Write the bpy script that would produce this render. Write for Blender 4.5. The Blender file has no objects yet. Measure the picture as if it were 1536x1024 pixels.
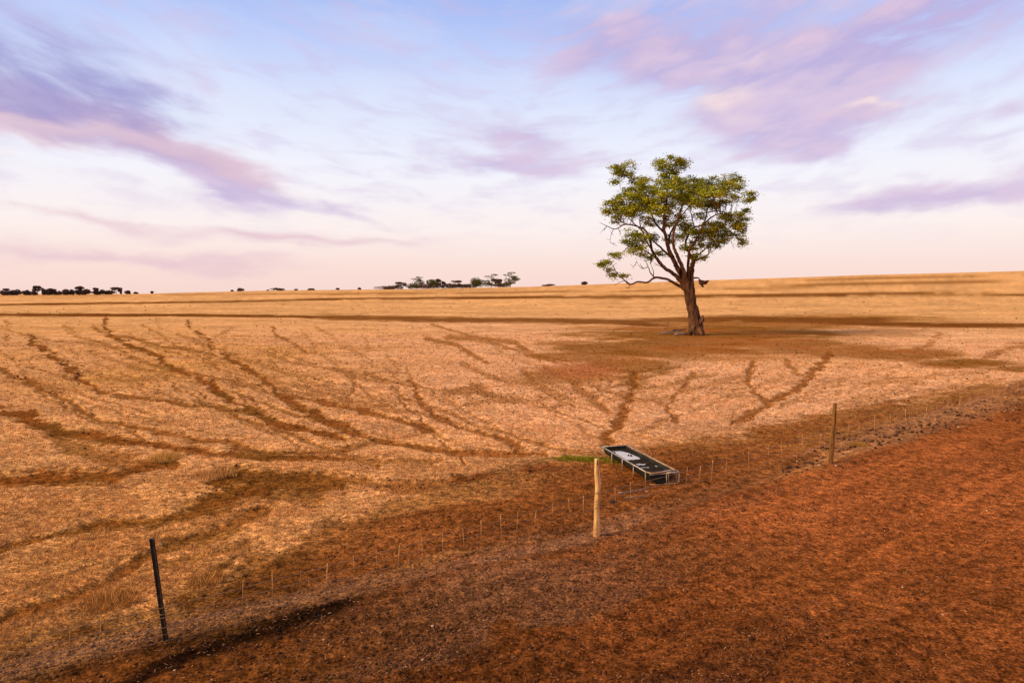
import bpy, math, random
import numpy as np
from mathutils import Vector

random.seed(7)
rng = np.random.default_rng(7)
sc = bpy.context.scene
col = sc.collection
R = math.radians

# ------------------------------------------------------------------ camera model
F, CX, CY, H = 1097.0, 768.0, 512.0, 4.1
PITCH = math.atan(72.0 / F)
cp, sp = math.cos(PITCH), math.sin(PITCH)


def at(px, py, z=0.0):
    """ground point (flat plane at height z) seen at a pixel of the 1536 wide photograph"""
    a, b = (px - CX) / F, -(py - CY) / F
    d = np.array([a, cp + b * sp, -sp + b * cp])
    t = (z - H) / d[2]
    return d[0] * t, d[1] * t


def proj(x, y, z=0.0):
    c = np.maximum(y * cp - (z - H) * sp, 0.5)
    up = y * sp + (z - H) * cp
    return CX + F * x / c, CY - F * up / c


# ------------------------------------------------------------------ noise in numpy
def _hash(ix, iy, seed):
    h = (ix.astype(np.int64) * 374761393 + iy.astype(np.int64) * 668265263 + seed * 1274126177) & 0xFFFFFFFF
    h = ((h ^ (h >> 13)) * 1274126177) & 0xFFFFFFFF
    h = h ^ (h >> 16)
    return (h & 0xFFFF).astype(np.float64) / 65535.0


def vnoise(x, y, seed=0):
    ix, iy = np.floor(x), np.floor(y)
    fx, fy = x - ix, y - iy
    fx = fx * fx * (3 - 2 * fx)
    fy = fy * fy * (3 - 2 * fy)
    a, b = _hash(ix, iy, seed), _hash(ix + 1, iy, seed)
    c, d = _hash(ix, iy + 1, seed), _hash(ix + 1, iy + 1, seed)
    return (a + (b - a) * fx) * (1 - fy) + (c + (d - c) * fx) * fy


def fbm(x, y, seed=0, octv=4):
    s, a, t = 0.0, 0.5, 0.0
    for k in range(octv):
        s = s + a * vnoise(x * 2 ** k + 17.3 * k, y * 2 ** k - 9.1 * k, seed + k)
        t += a
        a *= 0.5
    return s / t


def sstep(a, b, x):
    t = np.clip((x - a) / (b - a), 0, 1)
    return t * t * (3 - 2 * t)


# ------------------------------------------------------------------ the land
FENCE = np.array([(-30, -9.6), (-20, -2.6), (-12.3, 2.8)] + [at(250, 965), at(896, 803), at(1246, 695), at(1530, 606)] + [(60, 62.5), (200, 184)])
EDGE_PX = [(-500, 1100), (0, 981), (68, 959), (136, 940), (199, 918), (272, 895), (317, 880), (380, 815), (455, 790), (560, 766), (635, 737),
           (690, 712), (755, 697), (830, 690), (905, 676), (1000, 668), (1097, 655), (1145, 640), (1248, 621), (1361, 601),
           (1536, 572), (1800, 540)]
EDGE = np.array([at(*p) for p in EDGE_PX])
EDGE = EDGE[np.argsort(EDGE[:, 0])]


def fence_s(x, y):
    return (y - np.interp(x, FENCE[:, 0], FENCE[:, 1])) * 0.79


def ridge(x, y):
    px = CX + F * x / np.maximum(y, 0.5)
    px = np.where(y < 0.5, np.where(x < 0, -500, 2500), px)
    S = np.interp(px, [-400, 0, 150, 250, 400, 600, 800, 1050, 1300, 1536, 2500], [0, 0, 1.2, 4.4, 6.6, 8.0, 10.4, 15.6, 19.2, 20.8, 24])
    d = np.hypot(x, y)
    return S * sstep(130, 700, d)


# strokes: bare stock tracks worn through the stubble, (points in photo pixels, half width px, strength)
S_ = .3385


def ca(*pts):
    return [(p[0] * S_, 440 + p[1] * S_) for p in pts]


def ce(*pts):
    return [(480 + p[0] * S_, 440 + p[1] * S_) for p in pts]


def cc(*pts):
    return [(p[0] * .453, 560 + p[1] * .453) for p in pts]


def cr(*pts):
    return [(1036 + p[0] * .3255, 380 + p[1] * .3255) for p in pts]


def cd(*pts):
    return [(380 + p[0] * .375, 640 + p[1] * .375) for p in pts]


STROKES = [
    (ca((-60, 320), (0, 335), (80, 375), (170, 400), (230, 440), (300, 480), (370, 520), (440, 555), (560, 590), (700, 610), (820, 630), (900, 650), (1080, 680), (1230, 705), (1350, 700), (1536, 680)), 4.2, .85),
    (ca((-100, 510), (0, 525), (100, 540), (200, 580), (300, 608), (420, 636)), 8.5, 1),
    (ca((300, 608), (420, 640), (560, 660), (700, 670), (800, 690), (1000, 705), (1230, 722), (1536, 726)), 6, 1),
    (ca((1230, 722), (1536, 728), (1700, 735), (1900, 745)), 5, .7),
    (ca((140, 190), (145, 225), (200, 250), (280, 305), (340, 365), (390, 405)), 4.2, 1),
    (ca((325, 335), (350, 375)), 5.5, 1),
    (ca((390, 405), (440, 430), (560, 455), (720, 470), (900, 500), (1100, 520), (1200, 560)), 3, .9),
    (ca((470, 110), (465, 150), (500, 190), (560, 225), (680, 265), (740, 310), (830, 355), (930, 400)), 3.2, 1),
    (ca((930, 400), (1000, 450), (1080, 500), (1130, 520), (1250, 575), (1400, 610), (1536, 640)), 6, 1),
    (ca((870, 170), (930, 215), (930, 250)), 3.0, .9),
    (ca((915, 280), (970, 335)), 3, .6),
    (ca((990, 270), (1060, 310), (1130, 350), (1200, 400), (1240, 450)), 3.8, .95),
    (ca((1240, 450), (1320, 500), (1450, 560), (1536, 590)), 6.5, 1),
    (ca((1240, 445), (1350, 465), (1536, 500)), 3.5, .8),
    (ca((1100, 420), (1240, 445)), 2.5, .5),
    (ca((1210, 150), (1215, 185), (1270, 205), (1330, 240), (1370, 265)), 2.0, .75),
    (ca((20, 120), (45, 150)), 1.6, .7), (ca((35, 180), (30, 230)), 2.2, .8), (ca((830, 120), (838, 150)), 2, .9),
    (ca((290, 130), (350, 185)), 1.4, .5), (ca((950, 195), (1030, 150)), 1.6, .5), (ca((690, 110), (710, 160)), 1.3, .4),
    (ca((0, 395), (120, 388)), 1.8, .5), (ca((400, 378), (560, 384), (700, 378)), 1.8, .4),
    (ca((-60, 825), (150, 812), (350, 808), (520, 800)), 11, 1),
    (ca((520, 795), (600, 770), (680, 758), (790, 745)), 9, 1),
    (ca((250, 640), (330, 680), (440, 705), (560, 735), (640, 755)), 10, .7),
    (ca((480, 720), (580, 770)), 10, .6),
    # dark wedge
    (cc((620, 465), (700, 430), (800, 385), (900, 365)), 17, 1),
    (cc((720, 350), (850, 345), (1000, 355), (1148, 360)), 16, 1),
    (cc((860, 390), (1000, 400), (1060, 410)), 14, .75),
    (cc((-40, 590), (0, 580), (120, 545), (250, 515), (350, 500), (480, 485), (560, 470), (680, 440)), 6.5, .95),
    (cc((500, 490), (600, 470)), 10, .8),
    (cc((-40, 825), (0, 810), (120, 780), (250, 735), (330, 700), (420, 650), (520, 590), (600, 545), (700, 515), (800, 480), (880, 450)), 8, .85),
    (cc((540, 560), (660, 540), (760, 500)), 11, .6),
    (cc((60, 720), (250, 655), (400, 620)), 4, .3), (cc((560, 640), (700, 600), (800, 560)), 6, .5),
    (cc((0, 660), (150, 625), (300, 580)), 3, .25),
    (cd((0, 190), (200, 195), (330, 205), (470, 210)), 8, .9),
    (cd((200, 225), (330, 215)), 9, .8),
    (cd((480, 215), (560, 235), (680, 230), (800, 225)), 8, .75),
    (cd((560, 320), (680, 290), (800, 250), (900, 230)), 9, .55),
    (ce((160, 360), (150, 410), (120, 460)), 3.0, .7),
    (ce((190, 350), (290, 378), (400, 410)), 2.6, .7),
    (ce((405, 385), (430, 450), (440, 490)), 4, .9),
    (ce((440, 490), (510, 545), (590, 590), (700, 612), (770, 635), (880, 680)), 4.5, .9),
    (ce((470, 200), (600, 225), (680, 270), (740, 305)), 3.6, .75),
    (ce((0, 475), (150, 510), (300, 545), (420, 580), (480, 605)), 4.8, .95),
    (ce((0, 560), (150, 610), (300, 650), (450, 682), (560, 702), (800, 706), (1000, 706)), 5.0, .95),
    (ce((0, 640), (150, 640), (300, 655)), 3.5, .6),
    (ce((-20, 690), (100, 680), (230, 655)), 3.5, .7),
    (ce((0, 720), (150, 722), (330, 735), (520, 740)), 3.5, .6),
    (ce((300, 640), (560, 610)), 2.2, .5),
    (ce((560, 195), (700, 200), (860, 215), (970, 285)), 3.8, .75),
    (ce((300, 275), (350, 340)), 3, .4), (ce((210, 200), (215, 250)), 3, .35),
    (ce((630, 310), (740, 365), (830, 390), (940, 400), (1060, 460), (1120, 500)), 4, .6),
    (ce((560, 440), (700, 425), (770, 460), (860, 470)), 6, .65), (ce((680, 410), (740, 430)), 6, .7), (ce((640, 490), (790, 470), (950, 480), (1080, 450)), 3, .5),
    (ce((900, 340), (1000, 420), (1130, 470)), 4, .6),
    (ce((1130, 400), (1210, 460), (1260, 500)), 6.5, .75), (ce((1190, 430), (1290, 530)), 3, .5),
    (ce((1395, 360), (1375, 460), (1340, 530), (1290, 610), (1255, 665)), 6.5, .95),
    # right of the tree
    (cr((640, 470), (600, 520), (540, 570), (480, 620), (400, 660), (340, 700), (270, 750), (200, 780)), 5.5, .9),
    (cr((290, 500), (270, 560), (265, 590), (285, 625), (335, 670)), 4.0, .85),
    (cr((445, 490), (470, 530), (515, 565)), 4, .7),
    (cr((265, 585), (180, 640), (100, 690)), 2.5, .45), (cr((240, 690), (160, 770)), 3, .3),
    (cr((560, 620), (530, 650), (420, 690)), 2.5, .45), (cr((950, 510), (900, 580), (870, 660)), 2.8, .45), (cr((1150, 370), (1110, 410), (1050, 440)), 3, .6),
    (cr((1536, 420), (1450, 440), (1340, 495)), 4, .7), (cr((1000, 590), (900, 640), (700, 690)), 2.5, .3),
    (cr((560, 610), (800, 560), (930, 520)), 2.2, .3),
    (cr((650, 742), (850, 705), (1000, 672), (1200, 640), (1536, 588)), 2.6, .75),
    (cr((650, 760), (900, 725), (1200, 670), (1536, 620)), 3.0, .5),
    (cr((0, 690), (100, 620), (160, 590)), 2.5, .4),
    ([(1041, 560), (1030, 575), (1009, 596), (999, 615), (1015, 632)], 4, .8),
    ([(1000, 625), (960, 650)], 4, .5),
]
tr = random.Random(5)
for k in range(46):
    x0_ = tr.uniform(-80, 820)
    y0_ = tr.uniform(486, 600)
    x1_ = x0_ + tr.uniform(90, 330)
    y1_ = min(700, y0_ + tr.uniform(35, 130))
    pts_ = []
    for i in range(8):
        t = i / 7
        pts_.append((x0_ + (x1_ - x0_) * t ** tr.uniform(.95, 1.1) + tr.uniform(-5, 5), y0_ + (y1_ - y0_) * (t ** .8) + tr.uniform(-3, 3)))
    STROKES.append((pts_, tr.uniform(1.4, 2.8), tr.uniform(.35, .8)))
for k in range(26):
    x0_ = tr.uniform(980, 1540)
    y0_ = tr.uniform(545, 580)
    x1_ = x0_ - tr.uniform(50, 190)
    y1_ = y0_ + tr.uniform(30, 75) * (1 - (x0_ - 980) / 1000)
    pts_ = [(x0_ + (x1_ - x0_) * i / 6 + tr.uniform(-4, 4), y0_ + (y1_ - y0_) * (i / 6) ** .9 + tr.uniform(-2, 2)) for i in range(7)]
    STROKES.append((pts_, tr.uniform(1.3, 2.5), tr.uniform(.3, .65)))
# bare blotches: (px, py, rx, ry, strength)
BLOBS = [
    (1070, 500, 230, 16, 1.0), (930, 522, 130, 14, .95), (1030, 520, 150, 20, 1.0), (870, 533, 90, 10, .8), (1150, 488, 170, 9, .9), (1230, 478, 210, 6, .75), (1160, 515, 130, 15, .9),
    (1270, 527, 90, 12, .9), (1355, 532, 110, 11, .95), (1450, 545, 100, 8, .95), (1540, 553, 80, 6, .9), (945, 548, 70, 14, .9), (1060, 536, 110, 8, .6),
    (860, 560, 90, 14, .8), (1400, 487, 160, 5, .7), (950, 570, 24, 14, .7), (900, 492, 50, 4, .5), (1300, 500, 110, 8, .4),
    (50, 510, 4, 5, 1), (35, 626, 0, 0, 0),
]


def seg_px(u, v, pts, hw):
    d = np.full(u.shape, 1e9)
    for (ax, ay), (bx, by) in zip(pts[:-1], pts[1:]):
        lx, ly = bx - ax, by - ay
        t = np.clip(((u - ax) * lx + (v - ay) * ly) / (lx * lx + ly * ly + 1e-9), 0, 1)
        d = np.minimum(d, np.hypot(u - ax - t * lx, v - ay - t * ly))
    return d / hw


def land(x, y):
    """all the land masks at world points"""
    D = np.hypot(x, y)
    wx = (fbm(x * .9, y * .9, 11, 4) - .5)
    wy = (fbm(x * .9, y * .9, 23, 4) - .5)
    amp = .5
    u, v = proj(x + wx * amp, y + wy * amp * np.clip(D / 14, .6, 5))
    ok = y > 3
    bare = np.zeros_like(x)
    for pts, hw, st in STROKES:
        P = np.array(pts)
        m = ok & (u > P[:, 0].min() - 3 * hw) & (u < P[:, 0].max() + 3 * hw) & (v > P[:, 1].min() - 3 * hw) & (v < P[:, 1].max() + 3 * hw)
        if not m.any():
            continue
        n = fbm(x[m] * 1.4, y[m] * 1.4, 31, 3)
        d = seg_px(u[m], v[m], pts, hw * 1.05)
        n4 = vnoise(x[m] * 7, y[m] * 7, 33)
        bare[m] = np.maximum(bare[m], st * (1 - sstep(.55, 1.35, d + (n - .5) * 1.2 + (n4 - .5) * .7)))
    soil = np.zeros_like(x)
    for (bx, by, rx, ry, st) in BLOBS:
        if rx == 0:
            continue
        m = ok & (abs(u - bx) < rx * 1.6) & (abs(v - by) < ry * 1.6)
        if not m.any():
            continue
        n = fbm(x[m] * .35, y[m] * .35, 41, 4)
        d = np.hypot((u[m] - bx) / rx, (v[m] - by) / ry)
        soil[m] = np.maximum(soil[m], st * (1 - sstep(.6, 1.2, d + (n - .5) * .9)))
    # long bands across the far paddocks (contour banks, bare strips)
    u0, v0 = proj(x + wx * 2, y, ridge(x, y))
    band = np.zeros_like(x)
    n2 = fbm(u0 * .012, v0 * .4, 53, 3)
    n3 = fbm(u0 * .05, v0 * .8, 55, 3)
    for pts, w, st in [(((-600, 471.5), (0, 472), (300, 473), (520, 476)), 2.3, 1), (((480, 475.5), (650, 479), (800, 480.5), (900, 483), (1000, 486)), 4.3, .9),
                       (((950, 482), (1100, 478), (1340, 480)), 5.0, .85), (((1240, 484), (1400, 487), (1600, 489), (2200, 492)), 3.4, .9),
                       (((-600, 457.5), (0, 457), (315, 453), (560, 447.3), (750, 446.5), (900, 445)), 1.6, 1), (((860, 445.5), (1050, 444), (1360, 440.5), (1600, 442.5), (2500, 446)), 2.4, .95),
                       (((230, 453), (340, 451), (440, 450)), 1.1, .6), (((480, 441.5), (700, 439), (1000, 435.5)), .9, .6), (((1000, 433), (1200, 432), (1400, 431)), .9, .45), (((1030, 429.5), (1200, 427), (1360, 424), (1500, 423)), 1.0, .75),
                       (((250, 442), (500, 440.5), (640, 438)), .8, .5), (((1180, 419.5), (1350, 416), (1600, 414)), 1.2, .6), (((-600, 444.5), (0, 444.5), (200, 443)), .7, .35)]:
        P = np.array(pts)
        vc = np.interp(u0, P[:, 0], P[:, 1])
        inx = sstep(P[0, 0] - 30, P[0, 0] + 30, u0) * (1 - sstep(P[-1, 0] - 30, P[-1, 0] + 30, u0))
        band = np.maximum(band, st * inx * (1 - sstep(.5, 1.3, abs(v0 - vc) / w + (n2 - .5) * .8 + (n3 - .5) * .8)))
    band = np.where(ok, band, 0)
    s = fence_s(x, y)
    e = (y + wy * 1.5 - np.interp(x + wx * 1.0, EDGE[:, 0], EDGE[:, 1])) * .8
    field = sstep(-.25 - .012 * D, .25 + .012 * D, e + (fbm(x * 2.2, y * 2.2, 61, 3) - .5) * (.5 + .03 * D))
    return dict(u0=u0, v0=v0, D=D, u=u, v=v, bare=bare, soil=soil, band=band, s=s, e=e, field=field, wx=wx, wy=wy)


def height(x, y, L=None):
    if L is None:
        L = land(x, y)
    D = L['D']
    z = ridge(x, y)
    near = 1 - sstep(40, 90, D)
    z = z + .07 * (fbm(x * .25, y * .25, 71, 3) - .5) * near
    z = z + .045 * (fbm(x * 3.5, y * 3.5, 73, 3) - .5) * near
    z = z + .02 * (fbm(x * 13, y * 13, 79, 2) - .5) * (1 - sstep(10, 30, D))
    z = z - .05 * L['bare'] * L['field'] * near
    # wheel ruts running along the fence on the road side
    s = L['s']
    rut = np.sin(s * 5.2 + 3 * fbm(x * .3, y * .3, 83, 2)) * .018 + (fbm(s * 3.2, (x + y) * .12, 85, 3) - .5) * .10
    z = z + rut * (1 - L['field']) * sstep(-7, -3, s) * near
    return z


def albedo(x, y, L):
    D, u, v = L['D'], L['u'], L['v']

    def c(r, g, b):
        return np.array([((k / 255 + .055) / 1.055) ** 2.4 for k in (r, g, b)])[None, :]

    def mix(A, B, t):
        return A + (B - A) * t[:, None]
    big = fbm(x * .11, y * .11, 91, 4)
    med = fbm(x * .5, y * .5, 93, 4)
    fin = fbm(x * 2.4, y * 2.4, 97, 3)
    n2 = fbm(L['u0'] * .012, L['v0'] * .45, 99, 4) * .65 + fbm(L['u0'] * .05, L['v0'] * 1.1, 98, 3) * .25 + (fbm(L['u0'] * .16, L['v0'] * 1.3, 96, 3) - .5) * .4 + .05
    one = np.ones_like(x)
    # stubble
    gold = c(190, 133, 80) * one[:, None]
    pink = c(207, 150, 112) * one[:, None]
    left = 1 - sstep(100, 900, u)
    straw = mix(pink, gold, np.clip(left * .8 + (big - .5) * 1.2, 0, 1))
    straw = mix(straw, c(199, 146, 98) * one[:, None], sstep(55, 160, D))
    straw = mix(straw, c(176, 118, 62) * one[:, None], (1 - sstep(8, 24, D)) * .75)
    straw = straw * (1 + ((med - .5) * .35 + (fin - .5) * .45) * (1 - sstep(60, 130, D)))[:, None] * (1 + (n2 - .5) * .8 * sstep(35, 90, D))[:, None]
    dark = mix(c(114, 62, 29) * one[:, None], c(98, 58, 25) * one[:, None], sstep(.45, .65, med))
    dark = mix(dark, c(132, 74, 40) * one[:, None], sstep(350, 800, u) * .6)
    out = mix(straw, dark, np.clip(L['bare'] * .93, 0, 1))
    soilc = mix(c(114, 69, 28) * one[:, None], c(132, 75, 40) * one[:, None], sstep(.4, .62, big))
    out = mix(out, soilc * (1 + (med - .5) * .5)[:, None], np.clip(L['soil'] * (.62 + .5 * med), 0, 1))
    pinkpatch = np.exp(-((u - 870) / 60) ** 2 - ((v - 556) / 12) ** 2)
    out = mix(out, c(168, 100, 72) * one[:, None], np.clip(pinkpatch * .9, 0, 1))
    out = mix(out, c(100, 54, 20) * one[:, None], np.clip(L['band'] * .95, 0, 1))
    # fence side
    s = L['s']
    st = fbm(s * 1.7 + 2.5 * L['wx'], (x + y) * .10, 101, 4)         # streaks along the fence
    red = mix(c(146, 79, 44) * one[:, None], c(155, 85, 50) * one[:, None], sstep(.35, .65, big))
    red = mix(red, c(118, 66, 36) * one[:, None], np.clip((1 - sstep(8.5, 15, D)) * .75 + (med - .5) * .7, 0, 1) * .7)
    brown = c(118, 68, 36) * one[:, None]
    purple = c(156, 106, 84) * one[:, None]
    olive = c(104, 64, 28) * one[:, None]
    trough_soil = mix(c(112, 62, 32) * one[:, None], c(142, 82, 46) * one[:, None], med)
    road = red
    # greyish litter drifts in the lower middle of the verge
    lit = np.exp(-((u - 660) / 330) ** 2) * sstep(-5.2, -3.2, s) * (1 - sstep(-.2, .3, s))
    road = mix(road, purple * .8, np.clip(sstep(.42, .62, st) * lit * .75, 0, 1))
    road = mix(road, brown * .85, np.clip(sstep(.5, .7, fbm(x * .45, y * .45, 103, 4)) * .32, 0, 1))
    road = mix(road, c(116, 66, 32) * one[:, None] * (1 + (med - .5) * .6)[:, None], np.clip(1 - sstep(350, 950, u), 0, 1) * .75)
    verge = mix(trough_soil, olive, np.clip(1 - sstep(300, 620, u), 0, 1) * .7)
    verge = verge * (1 + (fin - .5) * .5)[:, None]
    verge = mix(verge, c(172, 116, 72) * one[:, None], np.clip(sstep(.52, .66, st) * .55 * (1 - sstep(700, 900, u)) + sstep(1050, 1250, u) * .4 * sstep(.45, .6, st) + (1 - sstep(0, 1.6, -L['e'])) * .3 * sstep(.35, .6, med), 0, .8))
    side = mix(road, verge, sstep(-.35, .25, s + (fin - .5) * .7))
    # grey-mauve rubble line hugging the fence
    wln = np.interp(u, [0, 300, 600, 900, 1100, 1250, 1536], [.42, .42, .42, .5, .35, .75, 1.0])
    cen = np.interp(u, [0, 300, 900, 1250, 1536], [.28, .3, .15, .7, .9])
    rub = 1 - sstep(.5, 1.25, abs(s - cen) / wln + (st - .5) * 1.3)
    rub = rub * np.clip(.15 + 1.9 * (fbm(s * 5 + 2 * L['wx'], (x + y) * .16, 117, 4) - .2), .12, 1) * np.interp(u, [0, 900, 1000, 1180, 1260], [.9, .8, .3, .3, 1.0])
    pr = mix(purple, c(160, 108, 80) * one[:, None], sstep(1000, 1250, u))
    side = mix(side, pr * (1 + (fin - .5) * .8)[:, None], np.clip(rub * .85, 0, 1))
    # burnt streak
    ch = seg_px(u, v, [(150, 1060), (217, 1018), (290, 984), (353, 965), (408, 952), (476, 925), (545, 902)], 1.0)
    cw = np.interp(u, [150, 300, 420, 500, 560], [15, 14, 17, 13, 4])
    char = (1 - sstep(.35, 1.25, ch / cw + (fbm(s * 6, (x + y) * .5, 107, 4) - .5) * 1.6)) * (y > 3) * (1 - sstep(500, 585, u + 50 * (fbm(x * 3, y * 3, 113, 3) - .5)))
    char = char * np.clip(.5 + 2.4 * (fbm(s * 7, (x + y) * .35, 109, 3) - .22), 0, 1)
    side = side * (.72 + .56 * fbm(s * 4.5, (x + y) * .22, 111, 4))[:, None]
    side = mix(side, c(34, 18, 13) * one[:, None], np.clip(char * .95, 0, 1))
    side = mix(side, c(62, 36, 16) * one[:, None], np.clip(np.exp(-((u - 300) / 190) ** 2) * (1 - sstep(.1, .5, abs(s + .35) / 1.2)) * sstep(.5, .62, st) * .7, 0, 1))
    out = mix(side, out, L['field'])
    # shadow beside and under the trough, darkened into the soil colour
    trough_shade = np.exp(-((u - 1035) / 45) ** 2 - ((v - 706) / 17) ** 2) * .55 + np.exp(-((u - 960) / 40) ** 2 - ((v - 722) / 14) ** 2) * .5
    out = mix(out, c(92, 48, 26) * one[:, None], np.clip(trough_shade, 0, 1))
    cover = L['field'] * (1 - np.clip(L['bare'] * 1.05, 0, 1)) * (1 - np.clip(L['soil'], 0, 1)) * (1 - np.clip(L['band'], 0, 1))
    litter = np.clip(rub, 0, 1) * (1 - L['field'])
    cv = np.clip(cover, 0, 1)
    fl = L['field']
    out = out * np.stack([1.06 + .10 * fl, 1.15 + .02 * fl + .05 * cv, .82 - .10 * fl + .30 * cv], 1)
    out = out * (1 - .36 * (1 - sstep(6.5, 11.5, D)) * (1 - L['field']) - .12 * (1 - sstep(8, 16, D)))[:, None]  # nearest ground darkened, a vignette put into its colour
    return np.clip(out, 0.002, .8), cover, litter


# ------------------------------------------------------------------ node helpers
def new_mat(name):
    m = bpy.data.materials.new(name)
    m.use_nodes = True
    nt = m.node_tree
    b = nt.nodes['Principled BSDF']
    return m, nt, b


class N:
    def __init__(s, nt):
        s.nt = nt

    def new(s, t, **kw):
        n = s.nt.nodes.new(t)
        for k, v in kw.items():
            setattr(n, k, v)
        return n

    def put(s, sock, v):
        if hasattr(v, 'is_linked') or isinstance(v, bpy.types.NodeSocket):
            s.nt.links.new(v, sock)
        else:
            sock.default_value = v

    def math(s, op, a, b=None, c=None, clamp=False):
        n = s.new('ShaderNodeMath', operation=op, use_clamp=clamp)
        s.put(n.inputs[0], a)
        if b is not None:
            s.put(n.inputs[1], b)
        if c is not None:
            s.put(n.inputs[2], c)
        return n.outputs[0]

    def mix(s, f, a, b, blend='MIX'):
        n = s.new('ShaderNodeMix', data_type='RGBA', blend_type=blend)
        s.put(n.inputs['Factor'], f)
        s.put([i for i in n.inputs if i.name == 'A' and i.type == 'RGBA'][0], a)
        s.put([i for i in n.inputs if i.name == 'B' and i.type == 'RGBA'][0], b)
        return [o for o in n.outputs if o.type == 'RGBA'][0]

    def noise(s, vec, scale, detail=4, rough=.55, dist=0.0, lac=2.0):
        n = s.new('ShaderNodeTexNoise')
        if vec is not None:
            s.put(n.inputs['Vector'], vec)
        n.inputs['Scale'].default_value = scale
        n.inputs['Detail'].default_value = detail
        n.inputs['Roughness'].default_value = rough
        n.inputs['Distortion'].default_value = dist
        return n.outputs[0]

    def ramp(s, f, stops, interp='LINEAR'):
        n = s.new('ShaderNodeValToRGB')
        n.color_ramp.interpolation = interp
        e = n.color_ramp.elements
        while len(e) < len(stops):
            e.new(.5)
        for el, (p, c) in zip(e, stops):
            el.position = p
            el.color = tuple(c) + (1,) if len(c) == 3 else c
        s.put(n.inputs[0], f)
        return n.outputs[0]

    def mapr(s, v, a, b, c=0.0, d=1.0, smooth=True):
        n = s.new('ShaderNodeMapRange', interpolation_type='SMOOTHSTEP' if smooth else 'LINEAR')
        s.put(n.inputs[0], v)
        for k, q in zip((1, 2, 3, 4), (a, b, c, d)):
            n.inputs[k].default_value = q
        return n.outputs[0]

    def bump(s, h, strength, dist):
        n = s.new('ShaderNodeBump')
        n.inputs['Strength'].default_value = strength
        n.inputs['Distance'].default_value = dist
        s.put(n.inputs['Height'], h)
        return n.outputs[0]


def lin(r, g, b, k=1.0):
    return tuple((((q / 255 + .055) / 1.055) ** 2.4 if q > 10 else q / 255 / 12.92) * k for q in (r, g, b))


def L4(r, g, b, k=1.0):
    return lin(r, g, b, k) + (1,)


# ------------------------------------------------------------------ object helpers
def mesh_np(name, verts, faces_flat, nper, mat, parent=None, smooth=False, colattr=None):
    me = bpy.data.meshes.new(name)
    nv = len(verts)
    nf = len(faces_flat) // nper
    me.vertices.add(nv)
    me.vertices.foreach_set('co', np.asarray(verts, dtype=np.float32).ravel())
    me.loops.add(nf * nper)
    me.loops.foreach_set('vertex_index', np.asarray(faces_flat, dtype=np.int32))
    me.polygons.add(nf)
    me.polygons.foreach_set('loop_start', np.arange(0, nf * nper, nper, dtype=np.int32))
    me.polygons.foreach_set('loop_total', np.full(nf, nper, dtype=np.int32))
    if smooth:
        me.polygons.foreach_set('use_smooth', np.ones(nf, dtype=bool))
    me.update(calc_edges=True)
    if colattr is not None:
        for an, arr in colattr.items():
            a = me.color_attributes.new(an, 'FLOAT_COLOR', 'POINT')
            a.data.foreach_set('color', np.asarray(arr, dtype=np.float32).ravel())
    me.materials.append(mat)
    o = bpy.data.objects.new(name, me)
    col.objects.link(o)
    if parent is not None:
        o.parent = parent
    return o


class MB:
    """collects shapes for one mesh object"""
    def __init__(s):
        s.v, s.f = [], []

    def add(s, v, f):
        o = len(s.v)
        s.v += [tuple(p) for p in v]
        s.f += [tuple(i + o for i in q) for q in f]
        return s

    def tube(s, pts, rad, seg=8, cap=True, rough=0.0, seed=0, squash=None):
        P = [Vector(p) for p in pts]
        n = len(P)
        if not hasattr(rad, '__len__'):
            rad = [rad] * n
        rr = random.Random(seed)
        vs, fs = [], []
        up = None
        ph = rr.random() * 6
        for i in range(n):
            t = (P[min(i + 1, n - 1)] - P[max(i - 1, 0)]).normalized()
            if up is None:
                up = Vector((0, 1, 0)) if abs(t.y) < .8 else Vector((1, 0, 0))
            a = t.cross(up).normalized()
            b = a.cross(t).normalized()
            up = b
            for k in range(seg):
                an = k * 2 * math.pi / seg
                q = rad[i] * (1 + rough * (math.sin(3 * an + ph + i * .5) * .5 + (rr.random() - .5)))
                vs.append(P[i] + a * math.cos(an) * q + b * math.sin(an) * q)
        for i in range(n - 1):
            for k in range(seg):
                k2 = (k + 1) % seg
                fs.append((i * seg + k, i * seg + k2, (i + 1) * seg + k2, (i + 1) * seg + k))
        if cap:
            fs.append(tuple(range(seg))[::-1])
            fs.append(tuple((n - 1) * seg + k for k in range(seg)))
        return s.add(vs, fs)

    def box(s, cx, cy, cz, sx, sy, sz):
        v = [(cx + a * sx / 2, cy + b * sy / 2, cz + c * sz / 2) for a in (-1, 1) for b in (-1, 1) for c in (-1, 1)]
        f = [(0, 1, 3, 2), (4, 6, 7, 5), (0, 4, 5, 1), (2, 3, 7, 6), (0, 2, 6, 4), (1, 5, 7, 3)]
        return s.add(v, f)

    def build(s, name, mat, parent=None, smooth=True, loc=None):
        me = bpy.data.meshes.new(name)
        me.from_pydata(s.v, [], s.f)
        me.update()
        if smooth:
            me.polygons.foreach_set('use_smooth', [True] * len(me.polygons))
        me.materials.append(mat)
        o = bpy.data.objects.new(name, me)
        col.objects.link(o)
        if parent is not None:
            o.parent = parent
        if loc is not None:
            o.location = loc
        return o


def tag(o, label=None, cat=None, group=None, kind=None):
    if label:
        o['label'] = label
    if cat:
        o['category'] = cat
    if group:
        o['group'] = group
    if kind:
        o['kind'] = kind
    return o


def empty(name, loc, label, cat, group=None):
    o = bpy.data.objects.new(name, None)
    o.empty_display_size = .3
    col.objects.link(o)
    o.location = loc
    return tag(o, label, cat, group)


def gz(x, y):
    return float(height(np.array([float(x)]), np.array([float(y)]))[0])


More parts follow.
